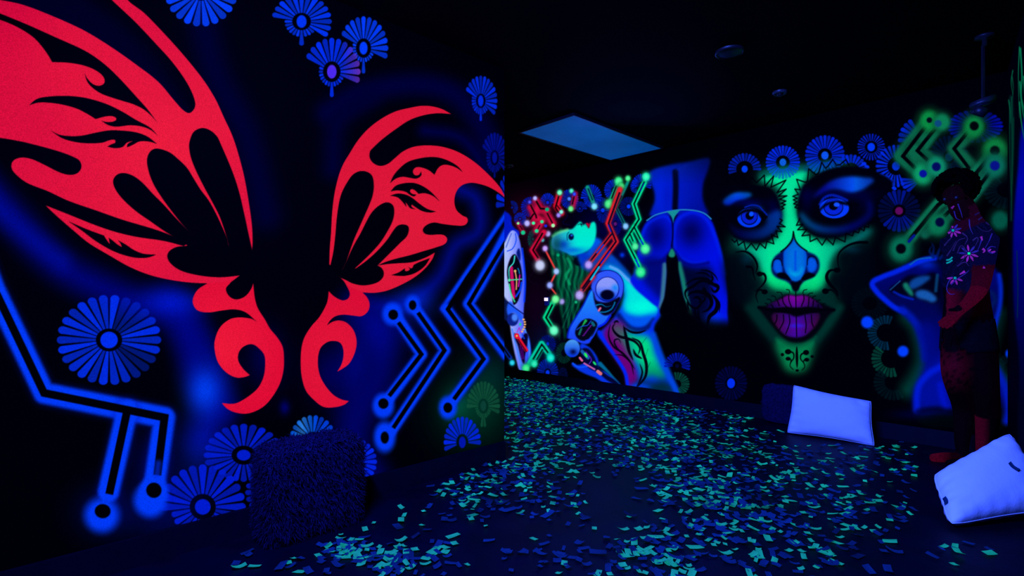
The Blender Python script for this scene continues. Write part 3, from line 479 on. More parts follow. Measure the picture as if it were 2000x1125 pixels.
    for q, w in (('650,80 720,30 830,20 900,60 940,100 930,130', 12), ('670,230 650,140 720,90 800,40 870,60 950,110', 14), ('670,180 700,150 780,140 860,170 890,240 860,300 800,330', 20), ('665,200 690,260 750,290 800,240 830,200 790,180', 12), ('740,290 740,340 770,410 820,460', 14), ('770,290 770,360 800,440 860,480', 12), ('890,160 940,230 930,310 870,370 850,460', 22), ('860,80 900,20 880,-30', 10), ('780,-60 860,-50 920,-10 950,40', 8), ('740,-30 830,-30 900,20', 8), ('900,180 960,240 960,330', 8), ('720,200 760,190 790,220 770,240', 14), ('820,100 830,150 880,190', 26), ('880,60 950,90 920,140 880,100', 14), ('665,220 680,300 690,320', 8)):
        C.stroke(q, w*1.7, (0, 0, 10), D, smooth=True, w2='b', soft=1.1)
    C.cur = 0
    circ('tall green zigzag circuit line at the left edge of the blue back view', [(Cc, '275,265 180,460 225,600 105,790 190,960 225,1030', 46), (Cc, '180,670 265,830', 42), (Cc, '145,740 180,810', 44)], [(Cc, '275,255 180,460 226,600 105,790 192,962 205,990', 14), (Cc, '182,675 240,790', 13), (Cc, '145,740 172,805', 12)], [], [(Cc, 290, 212, 34, (30, 245, 180)), (Cc, 240, 1085, 42, (30, 235, 140)), (Cc, 282, 872, 40, (60, 245, 150)), (Cc, 190, 850, 28, (60, 235, 150))], col=(0, 222, 150), soft=3)
    C.cur = reg('ci'+'tall green zigzag circuit line at the left edge of the blue back view', 'painted_circuit_line', 'glowing_line')
    C.stroke('195,968 225,1035', 13, (0, 30, 220), Cc); C.stroke('240,790 262,830', 13, (0, 30, 200), Cc); C.stroke('270,270 235,345', 10, (0, 20, 150), Cc)
    C.cur = 0
    # ---- daisies low right of the woman
    fl('dim blue daisy right of the painted woman above the skirting', 575, 820, 122, 125, 26, (0, 20, 170), D, inner=.35, hub=.14, hubcol=(0, 4, 50), rf=up(.0))
    fl('dark green half daisy at the skirting right of the painted woman', 570, 985, 120, 112, 26, (4, 70, 60), D, inner=.35, hub=0, rf=fan(-70, 110))
    fl('nearly black daisy with a bright blue heart, left of the far shaggy cube', 1068, 978, 150, 160, 26, (0, 4, 60), D, inner=.35, hub=.24, hubcol=(0, 44, 235), hubs=(1, 1.2))
    # ---- big face
    fk = 'face'; fL = 'large green painted face with black scalloped eye sockets and purple lips'
    C.cur = reg(fk, 'face_painting', 'skin', fL, 'mural')
    C.poly('420,300 600,270 850,250 1150,230 1400,280 1100,700 1500,900 1580,900 1400,1250 1250,1500 1220,1750 1100,1950 980,2120 940,2200 640,2200 560,2050 420,1880 260,1600 180,1300 100,1050 400,700', (0, 44, 40), E, blur=9, a=.9)
    gf = lambda X, Y: np.stack([0*X+2, np.clip(222-np.clip(Y-545, 0, 60)*1.4-np.clip(345-Y, 0, 40)*2-np.clip(np.abs(X-1548)-45, 0, 90)*1.3, 40, 230), np.clip(150-np.clip(Y-520, 0, 60)*.8-np.clip(np.abs(X-1548)-50, 0, 90)*.5+np.clip(340-Y, 0, 30), 30, 170)], -1)
    C.poly('540,330 700,300 900,310 880,420 810,520 790,700 830,850 900,960 1100,1040 1300,1030 1540,900 1420,1040 1220,1120 1130,1250 1110,1400 1020,1520 860,1540 700,1530 540,1490 440,1330 400,1220 280,1130 180,1020 360,1080 500,1050 620,960 660,800 650,600 600,480 430,400', gf, E, blur=5.5)
    C.poly('600,2010 720,2060 860,2060 960,2010 950,2120 920,2260 860,2330 700,2320 640,2200', (4, 132, 78), E, blur=7, a=.95); C.stroke('590,2000 660,2080', 30, (0, 110, 70), E, soft=9); C.stroke('990,1990 930,2080', 30, (0, 110, 70), E, soft=9)
    C.stroke('330,1690 430,1820 560,1980', 90, (0, 42, 40), E, soft=16, a=.8); C.stroke('1230,1690 1120,1850 1000,2000', 80, (0, 50, 44), E, soft=16, a=.8)
    C.stroke('450,360 640,330 900,290 1200,240', 60, (0, 66, 66), E, soft=14, a=.7, smooth=True); C.stroke('900,300 1100,250 1300,220', 50, (0, 70, 120), E, soft=12, a=.7)
    # daisies over the forehead
    FF = 'blue daisies stencilled over the large face and beyond'
    fl('half blue daisy above the left eye of the large face, first of the crown', 278, 308, 168, 162, 26, (0, 38, 230), E, FF, inner=.5, hub=.18, hubs=(1, 1.2), hubcol=(0, 60, 235), rf=fan(-12, 200), cf=lambda t: .75)
    fl('blue daisy with a pale heart above the nose bridge, second of the crown', 660, 240, 174, 170, 28, lambda X, Y: np.stack([0*X, np.clip(40+(Y-320)*3, 40, 120), 235-np.clip(Y-320, 0, 50)*2.4], -1), E, FF, inner=.4, hub=.19, hubs=(1, 1.15), hubcol=(10, 90, 220))
    fl('blue daisy above the inner end of the right brow, third of the crown', 1080, 172, 202, 205, 28, lambda X, Y: np.stack([0*X, np.clip(34+(Y-308)*2, 34, 90), 215-np.clip(Y-308, 0, 50)*2], -1), E, FF, inner=.35, hub=.18, hubs=(1, 1.1), hubcol=(10, 80, 235))
    fl('thin-petalled blue daisy with a bright heart at the wall top, fourth of the crown', 1542, 88, 140, 135, 26, (0, 30, 200), E, FF, inner=.45, hub=.27, hubcol=(0, 52, 240), hubs=(1, 1.15), fat=.55)
    fl('blue fan daisy rising from the right brow', 1340, 330, 175, 172, 24, (0, 38, 220), E, FF, inner=.5, hub=0, rf=fan(10, 120))
    fl('blue daisy with a bright heart beside the outer end of the right brow', 1790, 278, 205, 215, 26, (0, 40, 225), E, FF, inner=.42, hub=.19, hubs=(1, 1.1), hubcol=(0, 46, 225), fat=.65, rf=fan(60, 300))
    fl('blue fan daisy left of the teal chevron circuits', 400, 330, 178, 172, 26, (0, 34, 205), H, FF, inner=.4, hub=0, rf=fan(120, 190))
    fl('dim blue daisy with a violet heart, right of the large right eye', 232, 815, 150, 148, 24, (0, 22, 160), H, FF, inner=.3, hub=.18, hubcol=(90, 8, 90), rf=lambda t: 1., cf=lambda t: .85 if 60 < t < 130 or 220 < t < 320 else .35)
    fl('blue daisy fan under the lower left dot of the teal chevrons', 385, 600, 150, 110, 22, (0, 36, 215), H, FF, inner=.3, hub=0, rf=fan(165, 240))
    fl('faint teal daisy between the two pairs of teal chevrons', 575, 445, 135, 150, 24, (0, 12, 50), H, FF, inner=.3, hub=.2, hubcol=(0, 34, 80))
    fl('wide blue daisy behind the ceiling projector', 755, 235, 195, 115, 26, lambda X, Y: np.stack([0*X, 10+0*X, 60+np.clip(np.abs(X-1905)*2.4, 0, 110)], -1), H, FF, inner=.4, hub=0)
    fl('almost black daisy right of the standing person', 970, 670, 165, 135, 26, (0, 14, 26), H, FF, inner=.4, hub=0, rf=fan(120, 280))
    for q in ((1650, 372), (1700, 388), (1735, 418), (1752, 455), (1772, 500), (1470, 255), (1500, 285)): C.ell(q[0], q[1], 25, 17, (0, 44, 230), E, rot=.4)
    # eye sockets
    def socket(pts, brow):
        C.poly(pts, (0, 0, 8), E, blur=1.8)
    C.cur = reg(fk, 'face_painting', 'left_eye')
    socket('40,560 110,480 230,455 400,470 520,490 590,560 630,660 650,760 630,860 590,960 510,1030 400,1050 270,1030 170,990 90,880 40,740', 0)
    C.poly('60,640 110,580 180,545 260,540 350,560 300,600 200,625 110,670', lambda X, Y: np.stack([0*X, np.clip(78-(Y-378)*2, 20, 90), 225-np.clip(np.abs(X-1440)*2.5, 0, 120)], -1), E, blur=2.6, smooth=True)
    C.poly('280,690 380,665 450,690 500,760 590,720 640,730 640,830 590,920 480,990 350,1010 220,990 150,920 130,860 200,900 330,920 450,890 500,820 440,730', lambda X, Y: np.stack([0*X, np.clip((X-1440)*.6, 4, 48), np.clip(50+(X-1430)*.95, 40, 150)], -1), E, blur=4)
    C.blob(300, 640, 170, 40, (0, 0, 70), E, a=.8, mark=True); C.blob(560, 700, 60, 90, (0, 0, 50), E, a=.8, mark=True)
    C.poly('180,760 230,720 300,698 380,700 450,735 508,785* 450,830 400,790 330,770 250,775', (0, 0, 6), E, blur=1); C.ell(325, 795, 120, 96, (0, 56, 245), E, soft=2); C.ell(325, 782, 84, 84, (0, 0, 20), E, soft=1.2); C.ell(325, 778, 78, 78, (4, 30, 205), E, soft=1.5)
    C.ell(328, 775, 42, 40, (0, 0, 12), E, soft=2); C.poly('180,800 210,755 260,720 330,705 400,712 460,745 508,790* 440,775 400,745 340,735 270,745 225,775', (0, 0, 8), E, blur=1.2); C.ell(345, 757, 23, 24, (10, 80, 255), E, soft=2); C.poly('420,740 508,790* 470,815 440,800', (0, 0, 8), E, blur=1)
    C.stroke('280,690 350,668 420,680 460,720 500,765', 12, (0, 34, 190), E, smooth=True, soft=2, a=.9)
    C.cur = reg(fk, 'face_painting', 'right_eye')
    C.poly('830,560 860,480 920,420 1020,350 1150,300 1300,280 1450,290 1600,340 1720,400 1760,460 1700,520 1600,640 1600,740 1560,820 1450,900 1300,970 1150,1000 1000,985 900,930 830,850 805,760 805,650', (0, 0, 8), E, blur=1.8)
    C.poly('1060,480 1130,430 1230,395 1350,382 1470,392 1570,415 1520,470 1450,515 1340,540 1200,510 1110,520 990,580 960,600 1000,540', lambda X, Y: np.stack([0*X+4, np.clip(84-np.abs(X-1672)*1.2, 10, 90), np.clip(235-np.abs(X-1665)*2.0, 30, 240)], -1), E, blur=3)
    C.poly('830,740 900,790 960,840 1080,880 1220,880 1380,830 1500,740 1520,620 1560,760 1480,850 1360,920 1200,950 1030,940 920,890 850,820', lambda X, Y: np.stack([0*X, np.clip(70-(X-1570)*.7, 4, 70), np.clip(125-np.clip(X-1600, 0, 200)*.5, 40, 130)], -1), E, blur=4.5)
    C.blob(1200, 560, 330, 60, (0, 0, 60), E, a=.8, mark=True); C.blob(900, 620, 60, 120, (0, 0, 40), E, a=.8, mark=True); C.blob(1480, 640, 90, 110, (0, 0, 34), E, a=.8, mark=True)
    C.stroke('1030,660 1070,600 1140,570 1220,585 1300,620', 26, (0, 26, 170), E, smooth=True, soft=4); 
    for q in ((1075, 600), (1100, 590), (1125, 582), (1150, 576)): C.stroke([(1400+q[0]/5.114, 270+q[1]/5.114), (1400+(q[0]+20)/5.114, 270+(q[1]+50)/5.114)], 1., (0, 0, 10))
    C.poly('970,745* 1030,690 1100,640 1200,620 1310,650 1420,665 1330,680 1330,760 1250,820 1150,820 1050,790', (0, 0, 8), E, blur=1.3); C.ell(1173, 700, 147, 100, (4, 56, 248), E, soft=2); C.ell(1165, 690, 98, 85, (0, 0, 24), E, soft=1.2); C.ell(1165, 686, 91, 79, (4, 34, 215), E, soft=1.5)
    C.ell(1165, 680, 44, 38, (0, 0, 12), E, soft=2); C.poly('1010,740 1040,690 1090,650 1160,630 1240,628 1320,648 1430,660* 1320,672 1250,660 1180,650 1110,668 1060,700', (0, 0, 8), E, blur=1.4); C.ell(1197, 663, 29, 22, (20, 80, 255), E, soft=2)
    C.cur = reg(fk, 'face_painting', 'scalloped_lace')
    for q in ('185,430 200,405 225,440 270,395 305,440 350,388 395,445 475,370 480,480 568,378 540,490 690,418 600,545 693,508 615,580 700,575 625,610 690,628 640,650 685,662 645,685 670,700 645,715',
              '630,805 655,820 625,850 683,885 600,880 650,935 590,925 610,993 545,960 570,1055 500,1030 485,1100 430,1050 395,1118 345,1050 290,1115 270,1030 215,1070 200,1015 180,1040 150,1010',
              '805,700 780,690 805,665 768,655 800,635 765,615 805,600 760,580 815,560 780,508 835,515 797,410 885,440 905,430 918,305 990,365 1020,340 1048,240 1085,300 1110,280 1158,212 1195,270 1230,265 1290,212 1320,270',
              '830,800 795,870 860,860 808,915 900,910 850,975 930,965 932,1032 1000,1000 1052,1068 1095,1000 1162,1065 1185,990 1280,1035 1290,950 1355,975 1370,930 1415,945 1430,900 1470,925 1480,880 1515,890 1520,840 1550,845 1560,800 1580,790'):
        C.cur = reg(fk, 'face_painting', 'scalloped_lace'); C.stroke(q, 13, (0, 0, 4), E, soft=1.1)
    C.cur = reg(fk, 'face_painting', 'cheek_scroll')
    C.poly('100,150 190,118 290,125 360,180 395,260 385,330 340,340 400,400 430,470 380,520 330,620 160,600 60,300', (0, 4, 14), F, blur=7, a=.85)
    C.cur = reg(fk, 'face_painting', 'cheek_scroll')
    C.poly('1230,300 1210,200 1240,110 1330,50 1500,30 1560,120 1560,400 1400,620 1260,600 1200,520 1110,430 1150,330', (0, 4, 12), F, blur=7, a=.9)
    C.blob(1350, 90, 90, 40, (0, 30, 44), F, a=.8); C.blob(300, 180, 60, 60, (0, 30, 44), F, a=.8)
    cs = len(IDS)-1
    for q, w, w2 in (('180,118 280,108 360,160 405,250 385,335', 16, 2), ('430,332 472,335 488,385 455,445 385,505', 22, 1), ('478,512 425,492 392,545 412,622', 16, 1), ('1500,18 1400,20 1300,55 1220,130 1210,230 1235,300', 22, 3), ('1200,295 1130,300 1097,360 1125,430 1190,500 1215,560', 24, 2), ('1085,505 1140,492 1185,530 1215,585', 16, 1), ('300,260 350,270 365,330 385,400', 18, 1)):
        C.cur = cs-(float(q.split(',')[0]) < 790); C.stroke(q, w*1.35, (0, 0, 4), F, smooth=True, w2='b' if w2 == 2 else w*.35, soft=1.3)
    for q in ((428, 333, 32, 24), (478, 512, 30, 25), (1085, 505, 34, 28), (1200, 295, 34, 26)): C.cur = cs-(q[0] < 790); C.ell(q[0], q[1], q[2], q[3], (0, 0, 4), F, soft=1.4)
    C.cur = reg(fk, 'face_painting', 'nose')
    C.poly('762,-60* 748,-10 700,60 640,110 575,165 545,235 552,320 600,372 690,405 740,445 768,500 808,500 835,445 880,402 970,362 1020,290 1022,200 985,145 910,110 840,60 785,0', (0, 10, 84), F, blur=1.6)
    C.poly('768,-20* 790,20 830,60 885,105 900,160 895,240 870,330 840,385 790,408 740,390 700,340 670,260 665,170 670,110 715,60 750,20', lambda X, Y: np.stack([0*X, np.clip(70+(28-np.abs(X-1553))*2.0, 20, 100), 215+0*X], -1), F, blur=1.2)
    C.poly('760,80 800,80 840,140 858,240 840,320 790,360 735,335 705,260 725,150', (0, 108, 222), F, blur=3.5); C.poly('720,270 745,310 790,325 835,305 848,260 850,310 800,352 740,335', (0, 176, 235), F, blur=3); C.stroke('785,110 785,290', 22, (0, 70, 220), F, soft=4, a=.8)
    C.poly('565,240 580,195 620,188 645,215 655,290 650,325 600,325 568,290', (0, 84, 225), F, blur=1.8); C.poly('905,210 930,170 975,180 1000,230 990,290 950,320 910,300', (0, 84, 225), F, blur=1.8)
    C.poly('600,338 640,318 690,330 730,372 740,400 690,385 620,365', (0, 0, 6), F, blur=1); C.poly('848,395 870,345 910,320 955,330 985,345 930,375', (0, 0, 6), F, blur=1); C.poly('740,410 790,418 850,400 830,450 805,500 770,500 745,445', (0, 2, 8), F, blur=1.5)
    C.stroke('765,-90 752,-10 700,62 640,112', 13, (0, 0, 4), F, smooth=True, soft=1.3); C.stroke('765,-90 785,-5 830,55 900,105', 13, (0, 0, 4), F, smooth=True, soft=1.3); C.stroke('905,240 908,180 940,155 985,170 1008,230', 9, (0, 0, 12), F, smooth=True, soft=1.2); C.stroke('655,250 640,195 600,180 565,200 552,260', 9, (0, 0, 12), F, smooth=True, soft=1.2)
    C.cur = reg(fk, 'face_painting', 'lips')
    C.poly('405,662* 500,645 620,575 700,535 745,545 790,550 850,538 930,555 1040,620 1120,655 1185,690* 1110,760 1040,870 960,960 860,1012 740,1012 640,955 550,850 480,760', (2, 2, 10), F, blur=2)
    lp = lambda X, Y: np.stack([np.clip(128-np.abs(X-1552)*1.5-(Y-578)*2, 20, 128), 0*X+4, np.clip(160-np.abs(X-1552)*1.9-(Y-578)*.6, 30, 160)], -1)
    C.poly('500,652 640,582 715,545 790,554 860,546 940,572 1040,642 1078,692 1000,668 900,662 790,668 700,662 600,672 520,682', lp, F, blur=1.4)
    C.poly('548,750 620,715 720,735 790,760 900,735 1000,720 1030,745 1000,830 920,920 860,958 760,965 680,940 600,860', lambda X, Y: np.stack([np.clip(76-np.abs(Y-637)*.8-np.abs(X-1552)*.4, 14, 90), 0*X+6, np.clip(60+np.clip(42-np.abs(X-1555), 0, 42)*2.4, 50, 150)], -1), F, blur=1.6)
    C.blob(795, 850, 80, 22, (40, 30, 230), F, a=.7, add=False, mark=True)
    C.stroke('420,668 560,690 700,684 790,690 900,682 1020,690 1170,692', 30, (0, 0, 6), F, smooth=True, soft=4); C.stroke('600,705 720,712 800,725 900,712 1000,705', 26, (0, 0, 6), F, smooth=True, soft=5)
    for q in ('788,500 792,700 798,960', '718,540 722,600 745,660', '868,540 870,590 845,655', '655,565 665,620 700,665', '920,570 918,620 912,660', '605,600 625,650', '965,600 960,655', '545,640 565,670', '1010,640 1020,690', '722,745 728,820 690,930', '880,745 892,840 885,920', '665,740 665,810 625,890', '945,740 950,820 965,860', '600,740 598,790 580,830', '1060,650 1075,690'):
        C.stroke(q, 11, (0, 0, 6), F, smooth=True, soft=1.2)
    for q in ('695,488 722,495 728,525', '600,515 640,520 655,548', '548,552 580,558 592,585', '505,585 535,590 545,612', '480,625 500,628 505,645', '900,488 868,498 860,528', '958,523 925,528 912,545', '990,552 965,558 955,580', '1035,592 1005,598 1000,615', '1082,630 1060,632 1045,645'):
        C.stroke(q, 8, (0, 0, 4), F, smooth=True, soft=1.1)
    C.cur = reg(fk, 'face_painting', 'chin_ornament')
    C.stroke('798,82 800,190 802,300', 26, (0, 0, 4), G, smooth=True, w2='b', soft=1.2)
    for q in ('712,135 762,150 768,200 742,240 732,280 765,318', '892,145 845,165 838,210 868,250 878,290 850,322', '712,208 738,215 736,250', '900,215 870,225 868,250'): C.stroke(q, 17, (0, 0, 4), G, smooth=True, soft=1.2, w2=7)
    for q in ((712, 138, 32, 26), (892, 146, 30, 26), (712, 208, 25, 19), (898, 218, 25, 19), (655, 167, 17, 16), (953, 186, 17, 14), (803, 325, 17, 13)): C.ell(q[0], q[1], q[2], q[3], (0, 0, 4), G, soft=1.2)
    C.cur = 0
    # ---- teal circuits of the right end
    TE = (8, 98, 70); GB = (8, 134, 64)
    circ('left pair of teal chevron circuits above the standing person', [(H, '430,205 245,440 390,560', 98), (H, '500,215 365,402 490,510', 98), (H, '330,400 380,480', 90)], [(H, '418,230 258,440 345,525', 25), (H, '478,252 358,402 430,470', 25)], [(H, 440, 192, 19, (2, 8, 20)), (H, 397, 560, 26, (4, 16, 150)), (H, 488, 512, 30, (2, 10, 90)), (H, 500, 215, 24, (10, 70, 120))],
         [(H, 440, 195, 60, GB), (H, 530, 205, 50, (10, 120, 80)), (H, 397, 562, 64, (10, 150, 100)), (H, 490, 512, 62, (10, 130, 100))], col=TE, soft=10, group='teal circuit lines painted above the person')
    circ('teal chevron circuit ending behind the dark hair of the person', [(H, '760,235 610,388 735,520 700,600', 92)], [(H, '715,262 610,388 710,520 668,565', 25)], [(H, 748, 232, 31, (2, 4, 6))], [(H, 745, 238, 66, (8, 120, 60))], col=(10, 92, 66), soft=12, group='teal circuit lines painted above the person')
    circ('long teal diagonal circuit passing behind the person down to a black dot', [(H, '890,402 720,608 500,772 250,1070', 82)], [(H, '865,432 715,612 500,775 275,1048', 27)], [(H, 890, 402, 33, (2, 4, 6)), (H, 245, 1075, 34, (0, 2, 8))], [(H, 890, 400, 78, (10, 120, 60)), (H, 245, 1078, 76, (4, 104, 80))], col=(10, 112, 82), soft=9, group='teal circuit lines painted above the person')
    circ('shorter teal diagonal circuit with a blue dot, beside the right wall corner', [(H, '890,510 735,712 620,790 505,905', 86), (H, '505,905 410,975', 60)], [(H, '858,545 738,708 620,775 540,855', 25)], [(H, 890, 505, 33, (6, 16, 130)), (H, 512, 893, 31, (0, 6, 50))], [(H, 890, 505, 70, (6, 100, 84)), (H, 500, 910, 66, (6, 110, 76)), (H, 925, 880, 56, (2, 80, 66))], col=(8, 92, 74), soft=10, group='teal circuit lines painted above the person')
    C.cur = reg('ci'+'long teal diagonal circuit passing behind the person down to a black dot', 'painted_circuit_line', 'glowing_line'); C.stroke('335,985 300,1025', 20, (0, 20, 130), H)
    C.cur = 0
    # ---- figure with raised elbow
    FB = 'dim daisies painted around the raised-arm figure'
    fl('dim teal fan daisy left of the raised-arm figure', 345, 880, 180, 170, 30, (0, 40, 70), I, FB, inner=.5, hub=0, rf=fan(60, 280))
    fl('green fan daisy beneath the raised elbow near the hip', 190, 95, 185, 175, 28, (2, 60, 50), J, FB, inner=.5, hub=0, rf=fan(130, 290))
    fl('nearly black daisy low between the pillow and the figure', 215, 310, 190, 170, 28, (0, 16, 24), J, FB, inner=.45, hub=0, rf=fan(140, 300))
    fl('very dim daisy right of the figure near the wall corner', 1270, 190, 120, 140, 24, (0, 14, 26), J, FB, inner=.4, hub=0)
    fl('very dim daisy under the black dot of the long teal line', 190, 600, 180, 160, 28, (0, 8, 18), I, FB, inner=.4, hub=0)
    ek = 'elbow'; C.cur = reg(ek, 'raised_arm_figure_painting', 'torso', 'blue airbrushed figure with a raised bent elbow, behind the standing person', 'mural')
    C.cur = 0; C.stroke('560,720 640,820 690,980 700,1150 640,1300 560,1420', 150, (0, 62, 54), I, soft=34, a=.85, smooth=True); C.stroke('1420,700 1380,850 1340,1010 1330,1100 1430,1250 1500,1380', 120, (0, 44, 44), I, soft=30, smooth=True, a=.8)
    C.cur = len(IDS)-1
    C.poly('200,400 300,345 450,285 560,225 640,180 760,165 900,160 1100,160 1300,200 1430,330 1450,500 1420,680 1370,860 1300,1010 1290,1120 1340,1230 1440,1360 1500,1500 1530,1640 1520,1760 1400,1800 1100,1800 900,1780 700,1760 600,1640 620,1480 700,1300 730,1180 700,1000 640,860 580,780 480,690 400,640 290,550 220,480', lambda X, Y: np.stack([0*X, 4+0*X, np.clip(92+12*np.sin(Y*.05)-np.clip(Y-770, 0, 60)*2, 6, 140)], -1), I, blur=3)
    C.poly('760,160 900,130 1100,200 1250,300 1150,700 900,700 850,500 880,300', (0, 0, 24), I, blur=8)
    C.stroke('810,165 700,185 560,245 430,300 300,350 215,405 250,480 330,560 430,640 520,680', 50, (0, 34, 232), I, soft=7, smooth=True, a=.95); C.stroke('500,660 580,730 650,830 690,950 720,1120', 70, (0, 24, 180), I, soft=13, smooth=True, a=.85)
    C.poly('380,480 480,390 560,330 700,330 800,300 860,360 860,560 800,600 700,570 560,530', (0, 0, 22), I, blur=3); C.stroke('385,470 430,430 480,385', 10, (20, 90, 150), I, a=.8, soft=2); C.stroke('420,490 500,530 600,560', 22, (0, 30, 190), I, soft=4, smooth=True, a=.8)
    C.poly('570,400 640,350 740,335 770,350 720,400 640,450 580,460', (10, 66, 150), I, blur=2.5); C.poly('505,420 540,400 575,450 600,490 600,530 545,490', (16, 116, 100), I, blur=2); C.poly('630,490 700,470 780,500 830,560 790,590 730,570 640,540', (20, 84, 170), I, blur=2.5); C.stroke('835,330 820,480', 30, (6, 60, 110), I, soft=5, a=.9)
    C.stroke('575,230 650,180 790,160', 14, (10, 90, 170), I, soft=3, smooth=True); C.blob(740, 230, 90, 40, (0, 30, 150), I, a=.8, mark=True)
    C.stroke('1425,330 1440,450 1435,600 1400,760 1360,900 1315,1030', 42, (0, 34, 190), I, soft=9, smooth=True, a=.95); C.stroke('1300,1100 1400,1240 1480,1400 1520,1600 1500,1720', 80, (0, 24, 190), I, soft=14, smooth=True, a=.9); C.stroke('1260,440 1380,540 1330,680', 40, (0, 20, 90), I, soft=10, smooth=True)
    C.poly('505,120 600,60 760,40 900,200 900,420 760,560 640,560 540,570 450,570 405,500 415,370 460,260', (0, 12, 150), J, blur=8); C.stroke('640,170 540,230 450,330 425,430 425,560', 60, (0, 26, 215), J, soft=12, smooth=True, a=.9); C.stroke('640,340 660,450 690,540', 60, (0, 18, 200), J, soft=14, smooth=True, a=.8); C.stroke('440,580 600,560 760,590', 50, (0, 0, 20), J, soft=12, smooth=True, mark=False, a=.7)
    C.stroke('720,870 760,1000 770,1100', 160, (0, 8, 130), I, soft=30, a=.8); C.blob(600, 1660, 200, 50, (0, 0, 70), I, a=.5)
    for q in ('790,150 800,60 780,20', '830,150 870,60 930,20', '860,170 930,100 1000,60', '800,160 760,100 790,40'): C.stroke(q, 30, (0, 26, 110), I, smooth=True, w2=1, soft=5, a=.8)
    C.cur = 0
    for q in ((I, 165, 780, 46), (I, 507, 1057, 42), (I, 1530, 1078, 34)):
        i = reg('bd%d' % q[1], 'painted_glow_dot', '', {165: 'bright blue airbrushed dot left of the raised-arm figure', 507: 'bright blue airbrushed dot beside the waist of the raised-arm figure', 1530: 'small bright blue dot between the figure and the right wall corner'}[q[1]], 'painted dot', 'bright blue dots around the raised-arm figure')
        C.cur = i; C.ell(q[1], q[2], q[3]*1.25, q[3]*1.25, (0, 60, 250), q[0], soft=7)
    C.cur = 0
    return C
def paint_right():
    C = Canvas(1955, 40, 70, 900, (0, 0, 8))
    C.cur = reg('rightmural', 'streaked_painting', '', 'tall green hair-like streaks and deep blue glow painted on the wall at the frame edge', 'mural')
    g = (2, 84, 58)
    C.poly('1998,235 2030,180 2030,900 1994,900 1990,700 1980,600 1979,450 1988,330', lambda X, Y: np.stack([0*X, 0*X+2, np.clip(165-np.abs(Y-350)*.32, 26, 165)], -1), blur=2.2)
    C.stroke('1975,190 1977,260 1976,340 1975,430', 9, (0, 22, 26), soft=4, smooth=True, w2=5)
    for q, w, a in (('1978,138 1975,160 1978,185', 1.6, 1), ('1977,150 1979,170 1978,190', 1.4, .9), ('1970,196 1973,215 1974,240', 2.2, .8), ('1972,200 1972,300 1975,380', 1.6, .6), ('1976,190 1977,280 1976,360 1975,430', 1.8, .6), ('1980,230 1979,300 1977,360', 1.4, .5)):
        C.stroke(q, w*1.5, g, a=a, soft=1.8, smooth=True, w2=w*.5)
    for q, w in (('1991,92 1989,150 1991,230', 1.6), ('1993,95 1996,150 1995,190 2004,230 2012,290', 2.6), ('1992,160 1994,190 1999,225 2010,270', 2.4), ('1991,200 1995,240 2002,280', 2.4), ('2000,150 2003,190 2016,230', 3)):
        C.stroke(q, w*1.4, (4, 104, 70), soft=1.8, smooth=True, w2=w*.4)
    C.stroke('1986,490 1988,560 1987,620', 1.6, (0, 40, 60), soft=2, smooth=True)
    C.cur = 0
    return C

# ------------------------------------------------------------------ helpers
def tag(o, label=None, cat=None, group=None, kind=None):
    if label: o['label'] = label
    if cat: o['category'] = cat
    if group: o['group'] = group
    if kind: o['kind'] = kind
    return o
def link(name, me, m=None, parent=None, loc=(0, 0, 0)):
    o = bpy.data.objects.new(name, me); COL.objects.link(o)
    if m is not None:
        for mm in (m if isinstance(m, (list, tuple)) else [m]): me.materials.append(mm)
    o.location = loc
    if parent is not None: o.parent = parent
    return o
def empty(name, loc=(0, 0, 0)):
    o = bpy.data.objects.new(name, None); COL.objects.link(o); o.location = loc; o.empty_display_size = .1; return o
def bm_obj(name, bm, m, parent=None, loc=(0, 0, 0), smooth=False):
    me = bpy.data.meshes.new(name); bm.normal_update(); bm.to_mesh(me); bm.free()
    if smooth:
        for p in me.polygons: p.use_smooth = True
    return link(name, me, m, parent, loc)
def prism(bm, pts, z0, z1):
    lo = [bm.verts.new((x, y, z0)) for x, y in pts]; hi = [bm.verts.new((x, y, z1)) for x, y in pts]; n = len(pts)
    bm.faces.new(lo[::-1]); bm.faces.new(hi)
    for i in range(n): bm.faces.new((lo[i], lo[(i+1) % n], hi[(i+1) % n], hi[i]))
